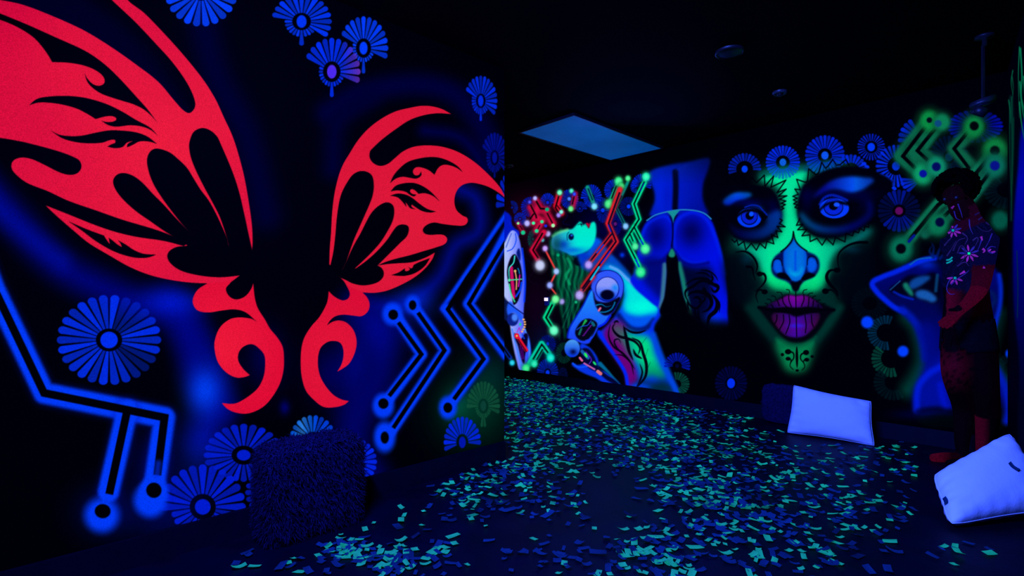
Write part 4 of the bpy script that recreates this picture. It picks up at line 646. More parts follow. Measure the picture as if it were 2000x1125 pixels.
def mat(name, base, rough=.7, spec=.2, emit=None, es=1., noise=None, bump=None, metal=0.):
    m = bpy.data.materials.new(name); m.use_nodes = True; nt = m.node_tree; b = nt.nodes['Principled BSDF']
    b.inputs['Base Color'].default_value = (*base, 1); b.inputs['Roughness'].default_value = rough; b.inputs['Specular IOR Level'].default_value = spec; b.inputs['Metallic'].default_value = metal
    if emit: b.inputs['Emission Color'].default_value = (*emit, 1); b.inputs['Emission Strength'].default_value = es
    tc = nt.nodes.new('ShaderNodeTexCoord')
    if noise:
        sc, lo, hi = noise; n = nt.nodes.new('ShaderNodeTexNoise'); n.inputs['Scale'].default_value = sc; n.inputs['Detail'].default_value = 5; nt.links.new(tc.outputs['Object'], n.inputs['Vector'])
        r = nt.nodes.new('ShaderNodeMapRange'); r.inputs['From Min'].default_value = .3; r.inputs['From Max'].default_value = .7; r.inputs['To Min'].default_value = lo; r.inputs['To Max'].default_value = hi; nt.links.new(n.outputs['Fac'], r.inputs['Value'])
        v = nt.nodes.new('ShaderNodeVectorMath'); v.operation = 'SCALE'; v.inputs[0].default_value = base; nt.links.new(r.outputs[0], v.inputs['Scale']); nt.links.new(v.outputs[0], b.inputs['Base Color'])
        if emit:
            w = nt.nodes.new('ShaderNodeVectorMath'); w.operation = 'SCALE'; w.inputs[0].default_value = emit; nt.links.new(r.outputs[0], w.inputs['Scale']); nt.links.new(w.outputs[0], b.inputs['Emission Color'])
    if bump:
        sc, st = bump; n = nt.nodes.new('ShaderNodeTexNoise'); n.inputs['Scale'].default_value = sc; n.inputs['Detail'].default_value = 4; nt.links.new(tc.outputs['Object'], n.inputs['Vector'])
        q = nt.nodes.new('ShaderNodeBump'); q.inputs['Strength'].default_value = st; q.inputs['Distance'].default_value = .01; nt.links.new(n.outputs['Fac'], q.inputs['Height']); nt.links.new(q.outputs[0], b.inputs['Normal'])
    m.cycles.emission_sampling = 'NONE'
    return m
def paint_mat(name, base=(.0001, .0001, .0003), rough=.75, grain=(260., .8, 1.2), es=1.):
    """fluorescent paint: glows in its own colour, held per vertex"""
    m = mat(name, base, rough, .01); nt = m.node_tree; b = nt.nodes['Principled BSDF']
    a = nt.nodes.new('ShaderNodeAttribute'); a.attribute_name = 'paint'
    tc = nt.nodes.new('ShaderNodeTexCoord'); n = nt.nodes.new('ShaderNodeTexNoise'); n.inputs['Scale'].default_value = grain[0]; n.inputs['Detail'].default_value = 2
    g = nt.nodes.new('ShaderNodeNewGeometry'); nt.links.new(g.outputs['Position'], n.inputs['Vector'])
    r = nt.nodes.new('ShaderNodeMapRange'); r.inputs['From Min'].default_value = .3; r.inputs['From Max'].default_value = .7; r.inputs['To Min'].default_value = grain[1]; r.inputs['To Max'].default_value = grain[2]
    nt.links.new(n.outputs['Fac'], r.inputs['Value'])
    v = nt.nodes.new('ShaderNodeVectorMath'); v.operation = 'SCALE'; nt.links.new(a.outputs['Color'], v.inputs[0]); nt.links.new(r.outputs[0], v.inputs['Scale'])
    nt.links.new(v.outputs[0], b.inputs['Emission Color']); b.inputs['Emission Strength'].default_value = es
    nt.nodes.remove(tc)
    return m
M_PAINT = paint_mat('fluorescent_wall_paint')
M_BLACK = mat('matt_black_plaster', (.004, .004, .006), .8, .06, noise=(30, .8, 1.2))
M_SKIRT = mat('dark_skirting_gloss', (.001, .0014, .0075), .5, .14, noise=(12, .8, 1.2))
M_FLOOR = mat('dark_floor', (.0006, .0009, .0062), .5, .07, noise=(5, .6, 1.3), bump=(40, .15))
M_CEIL = mat('black_ceiling', (.002, .002, .0025), .9, .03, noise=(20, .8, 1.2))

# ------------------------------------------------------------------ room plan (metres; the eye is above the origin)
CEIL, SK = 2.60, .12
DA = Vector((-980, FPX)).normalized(); DB = Vector((1070, FPX)).normalized()      # the two wall directions, at right angles
def floor_at(x, y, z=0.):
    d = (CH-z)*FPX/(y-HOR); return Vector(((x-1000)/FPX*d, d))
LE = floor_at(985, 896)                       # free end of the left wall
FC = Vector((3.3343, 3.5272))                 # corner of far wall and right wall
RE = Vector((2.652, 2.70)); DR = (RE-FC).normalized()
def wall_at(x, P, D):
    """where the vertical plane through P along D is met by the sight line of column x"""
    n = Vector((D.y, -D.x)); r = Vector(((x-1000)/FPX, 1.)); return r*(P.dot(n)/r.dot(n))

def srgb2lin(c): return np.where(c <= .04045, c/12.92, ((c+.055)/1.055)**2.4)
def painted_wall(name, C, P, D, x0, x1, dz, box_pts, step=1., sub=1):
    """the wall's painted face, cut along the outlines of what is painted on it"""
    B = 8; nc = int(math.ceil((x1-x0)/step/B))*B; xs = x0+(x1-x0)*np.arange(nc+1)/nc
    nr = int(math.ceil((CEIL-SK)/dz/B))*B; zs = SK+(CEIL-SK)*np.arange(nr+1)/nr
    n = (D.y, -D.x); rx = (xs-1000)/FPX; t = (P.x*n[0]+P.y*n[1])/(rx*n[0]+n[1]); WX = rx*t; WY = t
    py = HOR+(CH-zs[:, None])*FPX/WY[None, :]; px = np.broadcast_to(xs[None, :], py.shape)
    fx = np.clip(px-C.x0-.5, 0, C.w-1.001); fy = np.clip(py-C.y0-.5, 0, C.h-1.001); ix = fx.astype(int); iy = fy.astype(int); ax = (fx-ix)[..., None]; ay = (fy-iy)[..., None]; c = C.c
    V = (c[iy, ix]*(1-ax)+c[iy, ix+1]*ax)*(1-ay)+(c[iy+1, ix]*(1-ax)+c[iy+1, ix+1]*ax)*ay
    V = srgb2lin(np.clip(V, 0, 1))
    cx = (px[:-1, :-1]+px[1:, 1:])/2; cy = (py[:-1, :-1]+py[1:, 1:])/2
    ID = C.id[np.clip((cy-C.y0).astype(int), 0, C.h-1), np.clip((cx-C.x0).astype(int), 0, C.w-1)].astype(int)
    cnt = np.bincount(ID.ravel(), minlength=len(IDS)); ID[cnt[ID] < 30] = 0
    vid = np.arange((nr+1)*(nc+1)).reshape(nr+1, nc+1)
    co = np.empty((nr+1, nc+1, 3), np.float32); co[..., 0] = WX; co[..., 1] = WY; co[..., 2] = zs[:, None]
    q = np.stack([vid[:-1, :-1], vid[:-1, 1:], vid[1:, 1:], vid[1:, :-1]], -1)       # one quad per cell
    R, Cn = nr//B, nc//B
    ib = ID.reshape(R, B, Cn, B); same = (ib.max((1, 3)) == ib.min((1, 3)))
    vb_max = np.stack([V[i:i+R*B:1][:R*B].reshape(R, B, -1, 3).max(1) for i in (0, 1)]).max(0); vb_min = np.stack([V[i:i+R*B][:R*B].reshape(R, B, -1, 3).min(1) for i in (0, 1)]).min(0)
    rmax = np.stack([vb_max[:, i:i+Cn*B].reshape(R, Cn, B, 3).max(2) for i in (0, 1)]).max(0); rmin = np.stack([vb_min[:, i:i+Cn*B].reshape(R, Cn, B, 3).min(2) for i in (0, 1)]).min(0)
    flat = same & ((rmax-rmin).max(-1) < .0012)
    fl = np.repeat(np.repeat(flat, B, 0), B, 1)
    big = np.stack([vid[:-1:B, :-1:B], vid[:-1:B, B::B], vid[B::B, B::B], vid[B::B, :-1:B]], -1)[flat]; bigid = ID[::B, ::B][flat]
    quads = np.vstack([q[~fl], big]); qid = np.concatenate([ID[~fl], bigid])
    co = co.reshape(-1, 3); V = V.reshape(-1, 3)
    def mesh(nm, Q, origin, extra=None):
        u, inv = np.unique(Q.ravel(), return_inverse=True); vv = co[u]-np.array(origin, np.float32); cc = V[u]; L = inv.reshape(-1, 4)
        if extra is not None:
            k = len(vv); ev, eq = extra; vv = np.vstack([vv, ev]); cc = np.vstack([cc, np.repeat([[0, 0, .0002]], len(ev), 0)]); L = np.vstack([L, np.array(eq)+k])
        me = bpy.data.meshes.new(nm); me.vertices.add(len(vv)); me.vertices.foreach_set('co', vv.astype(np.float32).ravel())
        me.loops.add(L.size); me.loops.foreach_set('vertex_index', L.ravel().astype(np.int32)); me.polygons.add(len(L)); me.polygons.foreach_set('loop_start', np.arange(0, L.size, 4, dtype=np.int32))
        me.polygons.foreach_set('loop_total', np.full(len(L), 4, np.int32))
        me.update(calc_edges=True)
        a = me.color_attributes.new('paint', 'FLOAT_COLOR', 'POINT'); a.data.foreach_set('color', np.hstack([cc, np.ones((len(cc), 1))]).astype(np.float32).ravel())
        return me
    ev = [(x, y, z) for z in (0., CEIL) for x, y in box_pts]; k = len(box_pts)
    eq = [[i, (i+1) % k, (i+1) % k+k, i+k] for i in range(k)]
    w = link(name, mesh(name, quads[qid == 0], (0, 0, 0), (np.array(ev), eq)), M_PAINT); tag(w, kind='structure')
    things = {}
    for i in np.unique(qid):
        if i == 0: continue
        things.setdefault(IDS[i][0], []).append(i)
    for key, ids in things.items():
        Q = quads[np.isin(qid, ids)]; vv = co[np.unique(Q)]; org = ((vv[:, 0].min()+vv[:, 0].max())/2, (vv[:, 1].min()+vv[:, 1].max())/2, vv[:, 2].min())
        info = next(r for r in IDS[1:] if r[0] == key and r[3])
        if IDS[ids[0]][2] == '' :
            o = link(info[1], mesh(info[1], Q, org), M_PAINT, loc=org); tag(o, info[3], info[4], info[5]); continue
        e = empty(info[1], org); tag(e, info[3], info[4], info[5])
        for i in ids: link(IDS[i][2], mesh(IDS[i][2], quads[qid == i], org), M_PAINT, e)
    return w

def wallbox(P, Q, n, th=.1, g=.0015):
    """corners of the plaster slab just behind a painted face running from P to Q; n points into the wall"""
    a, b = P+n*g, Q+n*g; return [tuple(a), tuple(b), tuple(b+n*th), tuple(a+n*th)]
nL = Vector((-DB.y, DB.x)); nF = Vector((DB.x, DB.y)); nR = Vector((-DR.y, DR.x))
if nR.x < 0: nR = -nR
L0 = wall_at(-130, LE, DB)
painted_wall('wall_left', paint_left(), LE, DB, -130, 985, 1/500., wallbox(LE-DB*4.6, LE, nL, .12))
painted_wall('wall_back', paint_face(), FC, DA, 985, 1968, 1/290., wallbox(FC+DA*6.6, FC, nF))
painted_wall('wall_right', paint_right(), FC, DR, 1968.2, 2006, 1/220., wallbox(FC, RE, nR, .1), step=.35)
def board(name, P, Q, n, t=.014, h=SK):
    bm = bmesh.new(); prism(bm, [tuple(P), tuple(Q), tuple(Q-n*t), tuple(P-n*t)], 0, h)
    bmesh.ops.recalc_face_normals(bm, faces=bm.faces)
    e = [e for e in bm.edges if all(v.co.z > h-.001 for v in e.verts)]
    bmesh.ops.bevel(bm, geom=e, offset=.003, segments=2, affect='EDGES')
    return tag(bm_obj(name, bm, M_SKIRT), kind='structure')
board('baseboard_left', LE-DB*4.6, LE, nL); board('baseboard_back', FC+DA*6.6-nR*0, FC, nF); board('baseboard_right', FC, RE, nR)
bm = bmesh.new(); prism(bm, [(-6, -2.5), (6, -2.5), (6, 11), (-6, 11)], -.1, 0); tag(bm_obj('floor', bm, M_FLOOR), kind='structure')
bm = bmesh.new(); prism(bm, [(-6, -2.5), (6, -2.5), (6, 11), (-6, 11)], CEIL, CEIL+.1); tag(bm_obj('ceiling', bm, M_CEIL), kind='structure')

# ------------------------------------------------------------------ ceiling fittings
M_PANEL = mat('unlit_panel_bounce_glow', (.2, .2, .22), .6, .2, emit=(.0, .042, .235), es=1, noise=(1.3, .75, 1.25))  # panel is off; mottled blue emission stands in for bounced room light
M_DARKPL = mat('black_plastic', (.006, .006, .008), .45, .3, noise=(8, .8, 1.2))
M_RING = mat('grey_blue_plastic', (.03, .03, .04), .4, .4, noise=(8, .8, 1.2))
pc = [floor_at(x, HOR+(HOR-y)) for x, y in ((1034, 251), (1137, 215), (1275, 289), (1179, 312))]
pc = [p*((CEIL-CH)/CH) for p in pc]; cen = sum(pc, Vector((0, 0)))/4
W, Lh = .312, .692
pan = empty('ceiling_light_panel', (cen.x, cen.y, CEIL-.02)); tag(pan, 'switched-off rectangular light panel in the black ceiling, its blue bounce glow painted in', 'ceiling light')
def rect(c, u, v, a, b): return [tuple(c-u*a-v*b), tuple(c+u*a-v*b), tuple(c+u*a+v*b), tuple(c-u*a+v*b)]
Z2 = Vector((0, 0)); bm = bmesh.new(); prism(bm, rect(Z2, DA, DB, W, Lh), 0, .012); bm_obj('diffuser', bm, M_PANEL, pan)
bm = bmesh.new()
for s in (-1, 1):
    prism(bm, rect(DA*s*(W+.006), DA, DB, .006, Lh+.012), -.004, .02); prism(bm, rect(DB*s*(Lh+.006), DA, DB, W, .006), -.004, .02)
bmesh.ops.recalc_face_normals(bm, faces=bm.faces); bm_obj('frame', bm, M_DARKPL, pan)
def lathe(bm, prof, n=28, axis='Z', c=(0, 0, 0)):
    rings = []
    for r, z in prof:
        rings.append([bm.verts.new((c[0]+r*math.cos(2*math.pi*i/n), c[1]+r*math.sin(2*math.pi*i/n), c[2]+z)) for i in range(n)] if r > 1e-5 else [bm.verts.new((c[0], c[1], c[2]+z))])
    for A, B in zip(rings, rings[1:]):
        for i in range(n):
            a, b = (A[i % len(A)], A[(i+1) % len(A)]), (B[i % len(B)], B[(i+1) % len(B)]); f = []
            for v in (a[0], a[1], b[1], b[0]):
                if v not in f: f.append(v)
            if len(f) > 2: bm.faces.new(f)
for (x, y, r, lab) in ((1523, 179, .05, 'small round ring detector on the black ceiling above the large face'), (992, 322, .07, 'small round ring detector at the far end of the ceiling beside the wall end')):
    d = (CEIL-CH)*FPX/(HOR-y); e = empty('smoke_detector', ((x-1000)/FPX*d, d, CEIL)); tag(e, lab, 'smoke detector', 'round detectors on the ceiling')
    bm = bmesh.new(); lathe(bm, [(r, 0), (r, -.012), (r*.85, -.02), (r*.6, -.018), (r*.6, 0)]); bmesh.ops.recalc_face_normals(bm, faces=bm.faces); bm_obj('ring', bm, M_RING, e, smooth=True)
    bm = bmesh.new(); lathe(bm, [(r*.45, 0), (r*.42, -.02), (r*.25, -.035), (0, -.036)]); bmesh.ops.recalc_face_normals(bm, faces=bm.faces); bm_obj('sensor_dome', bm, M_DARKPL, e, smooth=True)
d = (CEIL-CH)*FPX/(HOR-100); e = empty('ceiling_speaker', ((1425-1000)/FPX*d, d, CEIL)); tag(e, 'barely visible dark round speaker on the black ceiling above the far pillow', 'speaker')
bm = bmesh.new(); lathe(bm, [(.085, 0), (.085, -.012), (.075, -.018), (.072, -.012), (0, -.012)]); bmesh.ops.recalc_face_normals(bm, faces=bm.faces); bm_obj('bezel', bm, M_DARKPL, e, smooth=True)
bm = bmesh.new(); lathe(bm, [(.07, -.0125), (.04, -.02), (0, -.022)]); bm_obj('grille', bm, M_DARKPL, e, smooth=True)
# projector-like lamp hanging by the far right corner
d = 3.05; px_ = lambda x, y, dd: Vector(((x-1000)/FPX*dd, dd, CH+(HOR-y)*dd/FPX))
top = px_(1923, 176, d); e = empty('hanging_spotlight', (top.x, top.y, CEIL)); tag(e, 'dark blue-lit spotlight hanging under the ceiling in the far right corner', 'spotlight')
bm = bmesh.new(); lathe(bm, [(0, 0), (.045, 0), (.045, -.012), (.012, -.016), (.012, -.06), (0, -.06)]); bmesh.ops.recalc_face_normals(bm, faces=bm.faces); bm_obj('ceiling_mount', bm, M_DARKPL, e, smooth=True)
M_SPOT = mat('blue_grey_metal', (.012, .014, .02), .5, .4, noise=(9, .8, 1.2))
zc = -(CEIL-(CH+(HOR-197)*d/FPX))
bm = bmesh.new(); vs = [bm.verts.new(p) for p in ((-.055, -.03, zc+.0), (.05, -.03, zc+.035), (.05, -.03, zc-.012), (-.052, -.03, zc-.035), (-.055, .05, zc+.0), (.05, .05, zc+.035), (.05, .05, zc-.012), (-.052, .05, zc-.035))]
for f in ((0, 1, 2, 3), (7, 6, 5, 4), (4, 5, 1, 0), (5, 6, 2, 1), (6, 7, 3, 2), (7, 4, 0, 3)): bm.faces.new([vs[i] for i in f])
bmesh.ops.recalc_face_normals(bm, faces=bm.faces); bmesh.ops.bevel(bm, geom=list(bm.edges), offset=.008, segments=3, affect='EDGES'); bm_obj('housing', bm, M_SPOT, e, smooth=True)
bm = bmesh.new(); prism(bm, [(-.006, .004), (.006, .004), (.006, .016), (-.006, .016)], zc+.01, -.05); bm_obj('stem', bm, M_DARKPL, e)
bm = bmesh.new(); lathe(bm, [(.0, 0), (.03, 0), (.036, -.02), (.036, -.05), (.03, -.05), (.028, -.03), (0, -.025)]); bmesh.ops.recalc_face_normals(bm, faces=bm.faces)
bmesh.ops.rotate(bm, cent=(0, 0, 0), matrix=Euler((.5, .35, 0)).to_matrix(), verts=bm.verts); bmesh.ops.translate(bm, vec=(-.01, -.0, zc-.035), verts=bm.verts); bm_obj('lens_barrel', bm, M_DARKPL, e, smooth=True)
# small switch box on the far wall
sp = wall_at(1070, FC, DA); zz = CH+(HOR-587)*sp.y/FPX
e = empty('wall_control_box', (sp.x, sp.y, zz-.06)); tag(e, 'small blue control box with a lit white strip on the far wall', 'wall switch')
M_BOX = mat('blue_box_plastic', (.05, .06, .12), .5, .3, emit=(0, .002, .09), noise=(8, .8, 1.2)); M_LIT = mat('lit_white_strip', (.8, .8, .8), .5, .2, emit=(1., .8, 1.), es=1.1, noise=(30, .9, 1.1))
bm = bmesh.new(); prism(bm, rect(-nF*.016, DA, nF, .034, .014), -.002, .104); bmesh.ops.recalc_face_normals(bm, faces=bm.faces); bmesh.ops.bevel(bm, geom=list(bm.edges), offset=.004, segments=2, affect='EDGES'); bm_obj('box_body', bm, M_BOX, e)
bm = bmesh.new(); prism(bm, rect(-nF*.032, DA, nF, .03, .003), .055, .095); bmesh.ops.recalc_face_normals(bm, faces=bm.faces); bm_obj('lit_strip', bm, M_LIT, e)

# ------------------------------------------------------------------ shaggy poufs
M_SHAG = mat('shaggy_navy_pile', (.006, .005, .034), .9, .05, noise=(60, .5, 1.5))
def shaggy(name, label, c, u, v, w, dpt, h, tufts, seed, lab_loc=None):
    """block pouf: padded body with a curly pile standing out all round"""
    r = random.Random(seed); e = empty(name, (c.x, c.y, 0)); tag(e, label, 'pouf', 'shaggy cube poufs')
    bm = bmesh.new(); bmesh.ops.create_cube(bm, size=1); bmesh.ops.subdivide_edges(bm, edges=list(bm.edges), cuts=9, use_grid_fill=True)
    for q in bm.verts:
        p = q.co*2; s = [max(abs(p.x), abs(p.y), abs(p.z))]; l = (abs(p.x)**7+abs(p.y)**7+abs(p.z)**7)**(1/7)
        p = p/l*s[0]; n = p.normalized()*.010*math.sin(p.x*9+p.z*7+seed)*math.cos(p.y*8-p.z*5)
        x, y, z = p.x*(w/2-.02), p.y*(dpt/2-.02), (p.z+1)*h/2
        z = .006+z*(1-.03/h); q.co = (u.x*(x+n.x)+v.x*(y+n.y), u.y*(x+n.x)+v.y*(y+n.y), z+n.z*(z > .05))
    body = bm.copy(); bm_obj('padded_core', bm, M_SHAG, e, smooth=True)
    body.normal_update(); fs = [f for f in body.faces if f.calc_center_median().z > .02]; bt = bmesh.new()
    for _ in range(tufts):
        f = r.choice(fs); vs = f.verts; a, b_ = r.random(), r.random(); P = vs[0].co.lerp(vs[1].co, a).lerp(vs[3].co.lerp(vs[2].co, a), b_); N = f.normal
        T = N.orthogonal().normalized(); T.rotate(Matrix.Rotation(r.random()*6.28, 3, N)); L = r.uniform(.022, .042); wd = r.uniform(.002, .0045); S = N.cross(T); pr = None; cu = r.uniform(.4, 1.3)
        for k in range(4):
            t = k/3; p = P+N*(L*t*(1-.35*t*cu))+T*(L*cu*t*t*.7)-Vector((0, 0, .01*t*t)); p.z = max(p.z, .003); ww = wd*(1-t*.85)
            cur = (bt.verts.new(p-S*ww), bt.verts.new(p+S*ww))
            if pr: bt.faces.new((pr[0], pr[1], cur[1], cur[0]))
            pr = cur
    body.free(); bm_obj('shaggy_pile', bt, M_SHAG, e); return e
c0 = floor_at(616, 1040); pf = LE-DB*((LE-Vector((0, 0))).dot(DB)-c0.dot(DB)); shaggy('shaggy_pouf', 'dark navy shaggy cube pouf standing against the left wall beneath the butterfly', pf-nL*(.014+.135), DB, nL, .48, .24, .44, 12000, 3)
c1 = floor_at(1540, 832); pf2 = wall_at(1545, FC, DA); shaggy('shaggy_pouf', 'dark shaggy cube pouf against the far wall behind the standing pillow', pf2-nF*(.065+.04), DA, nF, .42, .13, .355, 5000, 5)

# ------------------------------------------------------------------ pillows
M_PIL = mat('white_cotton', (.80, .84, .95), .85, .1, noise=(3, .94, 1.04), bump=(60, .12))
def pillow(label, BLc, BRc, TRc, TLc, th, seed, group, rnd=0.):
    n = 36; r = np.random.default_rng(seed); cs = [Vector(p) for p in (BLc, BRc, TRc, TLc)]
    N = (cs[1]-cs[0]).cross(cs[3]-cs[0]).normalized(); org = (cs[0]+cs[1])/2; org.z = 0
    if N.y > 0: N = -N
    e = empty('pillow', org); tag(e, label, 'pillow', group); bm = bmesh.new(); G = {}
    ph = r.random(8)*6
    for side in (1, -1):
        for i in range(n+1):
            for j in range(n+1):
                edge = i in (0, n) or j in (0, n)
                if edge and side == -1: G[(i, j, -1)] = G[(i, j, 1)]; continue
                s, t = i/n, j/n; a, b_ = 2*s-1, 2*t-1
                pin = .06; s2 = .5+.5*a*(1-pin*(1-b_*b_)*a*a*.9); t2 = .5+.5*b_*(1-pin*1.3*(1-a*a)*b_*b_*.9)
                s2 = .5+(s2-.5)*(1-rnd*abs(b_)**5); t2 = .5+(t2-.5)*(1-rnd*abs(a)**5)
                P = cs[0].lerp(cs[1], s2).lerp(cs[3].lerp(cs[2], s2), t2)
                f = (max(0, 1-abs(a)**2.6)*max(0, 1-abs(b_)**2.6))**.5
                wr = .006*math.sin(a*9+b_*4+ph[0])*abs(a*b_)+.004*math.sin(7*a-11*b_+ph[1])*(abs(a)**2+abs(b_)**2)*.5+.004*math.sin(22*a+5*b_+ph[2])*b_**4+.004*math.sin(20*b_+4*a+ph[3])*a**4
                P = P+N*side*(th/2*f+wr*(f > .02))
                G[(i, j, side)] = bm.verts.new(P-org)
        for i in range(n):
            for j in range(n):
                q = [G[(i, j, side)], G[(i+1, j, side)], G[(i+1, j+1, side)], G[(i, j+1, side)]]
                bm.faces.new(q if side == 1 else q[::-1])
    zmin = min(v.co.z for v in bm.verts)
    for v in bm.verts: v.co.z -= zmin-.002
    bmesh.ops.recalc_face_normals(bm, faces=bm.faces)
    rim = [G[(i, 0, 1)].co.copy() for i in range(n)]+[G[(n, j, 1)].co.copy() for j in range(n)]+[G[(i, n, 1)].co.copy() for i in range(n, 0, -1)]+[G[(0, j, 1)].co.copy() for j in range(n, 0, -1)]
    o = bm_obj('cushion_body', bm, M_PIL, e, smooth=True)
    bs = bmesh.new(); K_ = len(rim); prev = []
    for k in range(K_):
        T = (rim[(k+1) % K_]-rim[k-1]).normalized(); S = T.cross(N).normalized(); prev.append([bs.verts.new(rim[k]+(S*math.cos(q)+N*math.sin(q))*.0022) for q in (0, 1.57, 3.14, 4.71)])
    for k in range(K_):
        for q in range(4): bs.faces.new((prev[k][q], prev[k][(q+1) % 4], prev[(k+1) % K_][(q+1) % 4], prev[(k+1) % K_][q]))
    bmesh.ops.recalc_face_normals(bs, faces=bs.faces); bm_obj('seam', bs, M_PIL, e, smooth=True)
    return e, o
def P3(x, y, d): return Vector(((x-1000)/FPX*d, d, CH-(y-HOR)*d/FPX))
pil1 = pillow('white pillow glowing blue, leaning upright against the far shaggy pouf', P3(1536, 841, 4.14), P3(1710, 867, 3.80), P3(1703, 779, 3.93), P3(1549, 747, 4.25), .16, 2, 'glowing white pillows', .03)
pil2 = pillow('large white pillow glowing blue, tilted at the right edge in front of the person', P3(1852, 1040, 2.42), P3(2058, 1008, 2.52), P3(1975, 848, 2.77), P3(1818, 938, 2.70), .17, 4, 'glowing white pillows', .09)
# ------------------------------------------------------------------ confetti
M_CG = mat('turquoise_glow_paper', (.02, .12, .07), .7, .1, emit=(.002, .27, .19), noise=(3.2, .22, 1.3)); M_CB = mat('blue_glow_paper', (.002, .008, .03), .7, .1, emit=(.0002, .008, .135), noise=(3., .2, 1.5))
PATCH = ((1040, 800, 90, 80, 1.), (1060, 765, 110, 26, 1.2), (1180, 800, 140, 44, .8), (1310, 850, 140, 55, .75), (1040, 900, 80, 40, .9), (1230, 880, 110, 34, .8), (1400, 885, 130, 60, .7), (930, 975, 55, 35, 1.), (1000, 930, 60, 34, .8),
         (660, 1075, 60, 30, .9), (760, 1095, 80, 34, 1.), (860, 1080, 50, 30, .5), (1085, 980, 70, 34, .6), (1250, 1085, 90, 45, .5), (1420, 1010, 80, 50, 1.1), (1440, 950, 80, 40, .8), (1600, 985, 120, 60, .45), (1700, 1025, 80, 50, .4), (1560, 1080, 100, 50, .5), (1330, 955, 70, 36, .8),
         (1640, 895, 130, 30, .45), (1760, 905, 60, 34, .3), (500, 1100, 80, 22, .12), (1900, 1085, 90, 30, .15), (1060, 1080, 60, 40, .3), (830, 1000, 40, 40, .25), (1300, 1100, 160, 40, .5), (890, 930, 40, 40, .25))
def density(x, y):
    d = sum(w*math.exp(-((x-a)/rx)**2-((y-b)/ry)**2) for a, b, rx, ry, w in PATCH)
    return d*(1-.9*math.exp(-((x-1185)/70)**2-((y-975)/30)**2))*(1-.7*math.exp(-((x-1010)/60)**2-((y-1040)/34)**2))
def scrap_mesh(k):
    r = random.Random(k); L, W_ = (.0235*r.uniform(.9, 1.2), .0105*r.uniform(.85, 1.2)) if k % 3 else (.014, .012)
    bm = bmesh.new(); pr = None; cu = r.uniform(.0, .7); tw = r.uniform(-.4, .4); sk = r.uniform(-.3, .3)
    for i in range(5):
        t = i/2-1; z = .001+.012*cu*(t*t if k % 2 else (1+t)**2*.3); a = tw*t
        cur = (bm.verts.new((t*L+sk*W_, -W_*math.cos(a), z-min(0, W_*math.sin(a))*.5)), bm.verts.new((t*L-sk*W_, W_*math.cos(a), z+max(0, W_*math.sin(a))*.5)))
        if pr: bm.faces.new((pr[0], cur[0], cur[1], pr[1]))
        pr = cur
    me = bpy.data.meshes.new('confetti_scrap'); bm.to_mesh(me); bm.free(); return me
def shape(k):
    if k % 3 == 0: return 'small squarish'
    r = random.Random(k); [r.uniform(0, 1) for _ in range(2)]; return 'curled oblong' if r.uniform(0, .7) > .33 else 'flat oblong'
SM = [[scrap_mesh(k) for k in range(10)] for c in (0, 1)]
for c, mm in ((0, M_CG), (1, M_CB)):
    for me in SM[c]: me.materials.append(mm)
nLw = Vector((-DB.y, DB.x)); pcs = []
obst = [(pf-nL*.15, DB, nL, .27, .16), (pf2-nF*.2, DA, nF, .25, .19)]
rc = random.Random(11)
while len(pcs) < 4700:
    x, y = rc.uniform(-1.6, 4), rc.uniform(1.9, 7.2)
    p = Vector((x, y)); u = 1000+FPX*x/y; v = HOR+CH*FPX/y
    if u < -40 or u > 2040 or v > 1150: continue
    if (p-FC).dot(nF) > -.03: continue
    sl = (p-LE).dot(DB)
    if sl < .14 and (p-LE).dot(nL) > -.03: continue
    if any(abs((p-c).dot(a)) < w and abs((p-c).dot(b)) < h for c, a, b, w, h in obst): continue
    if (p-FC).dot(nR) > -.04 : continue
    if 1535 < u < 1715 and 3.8 < y < 4.5: continue
    if u > 1790 and y > 2.35: continue
    if rc.random()*2.2 > density(u, v)*(1+max(0, v-900)/170): continue
    pcs.append((x, y, rc.random()*6.283, 0 if rc.random() < .36 else 1, rc.randrange(10), rc.uniform(.0, .006), rc.uniform(-.28, .28), rc.uniform(-.28, .28), rc.uniform(.7, 1.3)))
pcs.sort(key=lambda q: q[1]/(1. if q[3] == 0 else .85))
def zone(x, y):
    u, v = 1000+FPX*x/y, HOR+CH*FPX/y
    if u < 560: return 'on the floor left of the shaggy pouf'
    if u < 880: return 'heaped on the floor before the shaggy pouf'
    if u < 1060: return 'on the floor near the left wall end'
    if u < 1330: return 'on the foreground floor midway along'
    if u < 1530: return 'in the thick patch before the far pillow'
    if u < 1780: return 'on the floor between the two pillows'
    return 'before the large tilted pillow'
for q in pcs[:300]:
    x, y, a, c, k, z, tx, ty, s = q
    o = bpy.data.objects.new('confetti_scrap', SM[c][k]); COL.objects.link(o); o.location = (x, y, z+.004); o.rotation_euler = (tx*.4, ty*.4, a); o.scale = (s, s, s)
    zt = zone(x, y); cn = 'turquoise' if c == 0 else 'dark blue'
    tag(o, f'{shape(k)} {cn} confetti scrap {zt}', 'confetti', f'{shape(k)} {cn} confetti {zt}')
bm = bmesh.new()
for q in pcs[300:]:
    x, y, a, c, k, z, tx, ty, s = q; n0 = len(bm.verts); f0 = len(bm.faces); bm.from_mesh(SM[c][k]); bm.verts.ensure_lookup_table(); bm.faces.ensure_lookup_table()
    Mx = Matrix.Translation((x, y, z+.004)) @ Euler((tx*.4, ty*.4, a)).to_matrix().to_4x4() @ Matrix.Scale(s, 4)
    for v in bm.verts[n0:]: v.co = Mx @ v.co
    for f in bm.faces[f0:]: f.material_index = c
o = bm_obj('scattered_confetti', bm, [M_CG, M_CB]); tag(o, 'countless turquoise and blue paper scraps scattered over the dark floor', 'confetti', kind='stuff')
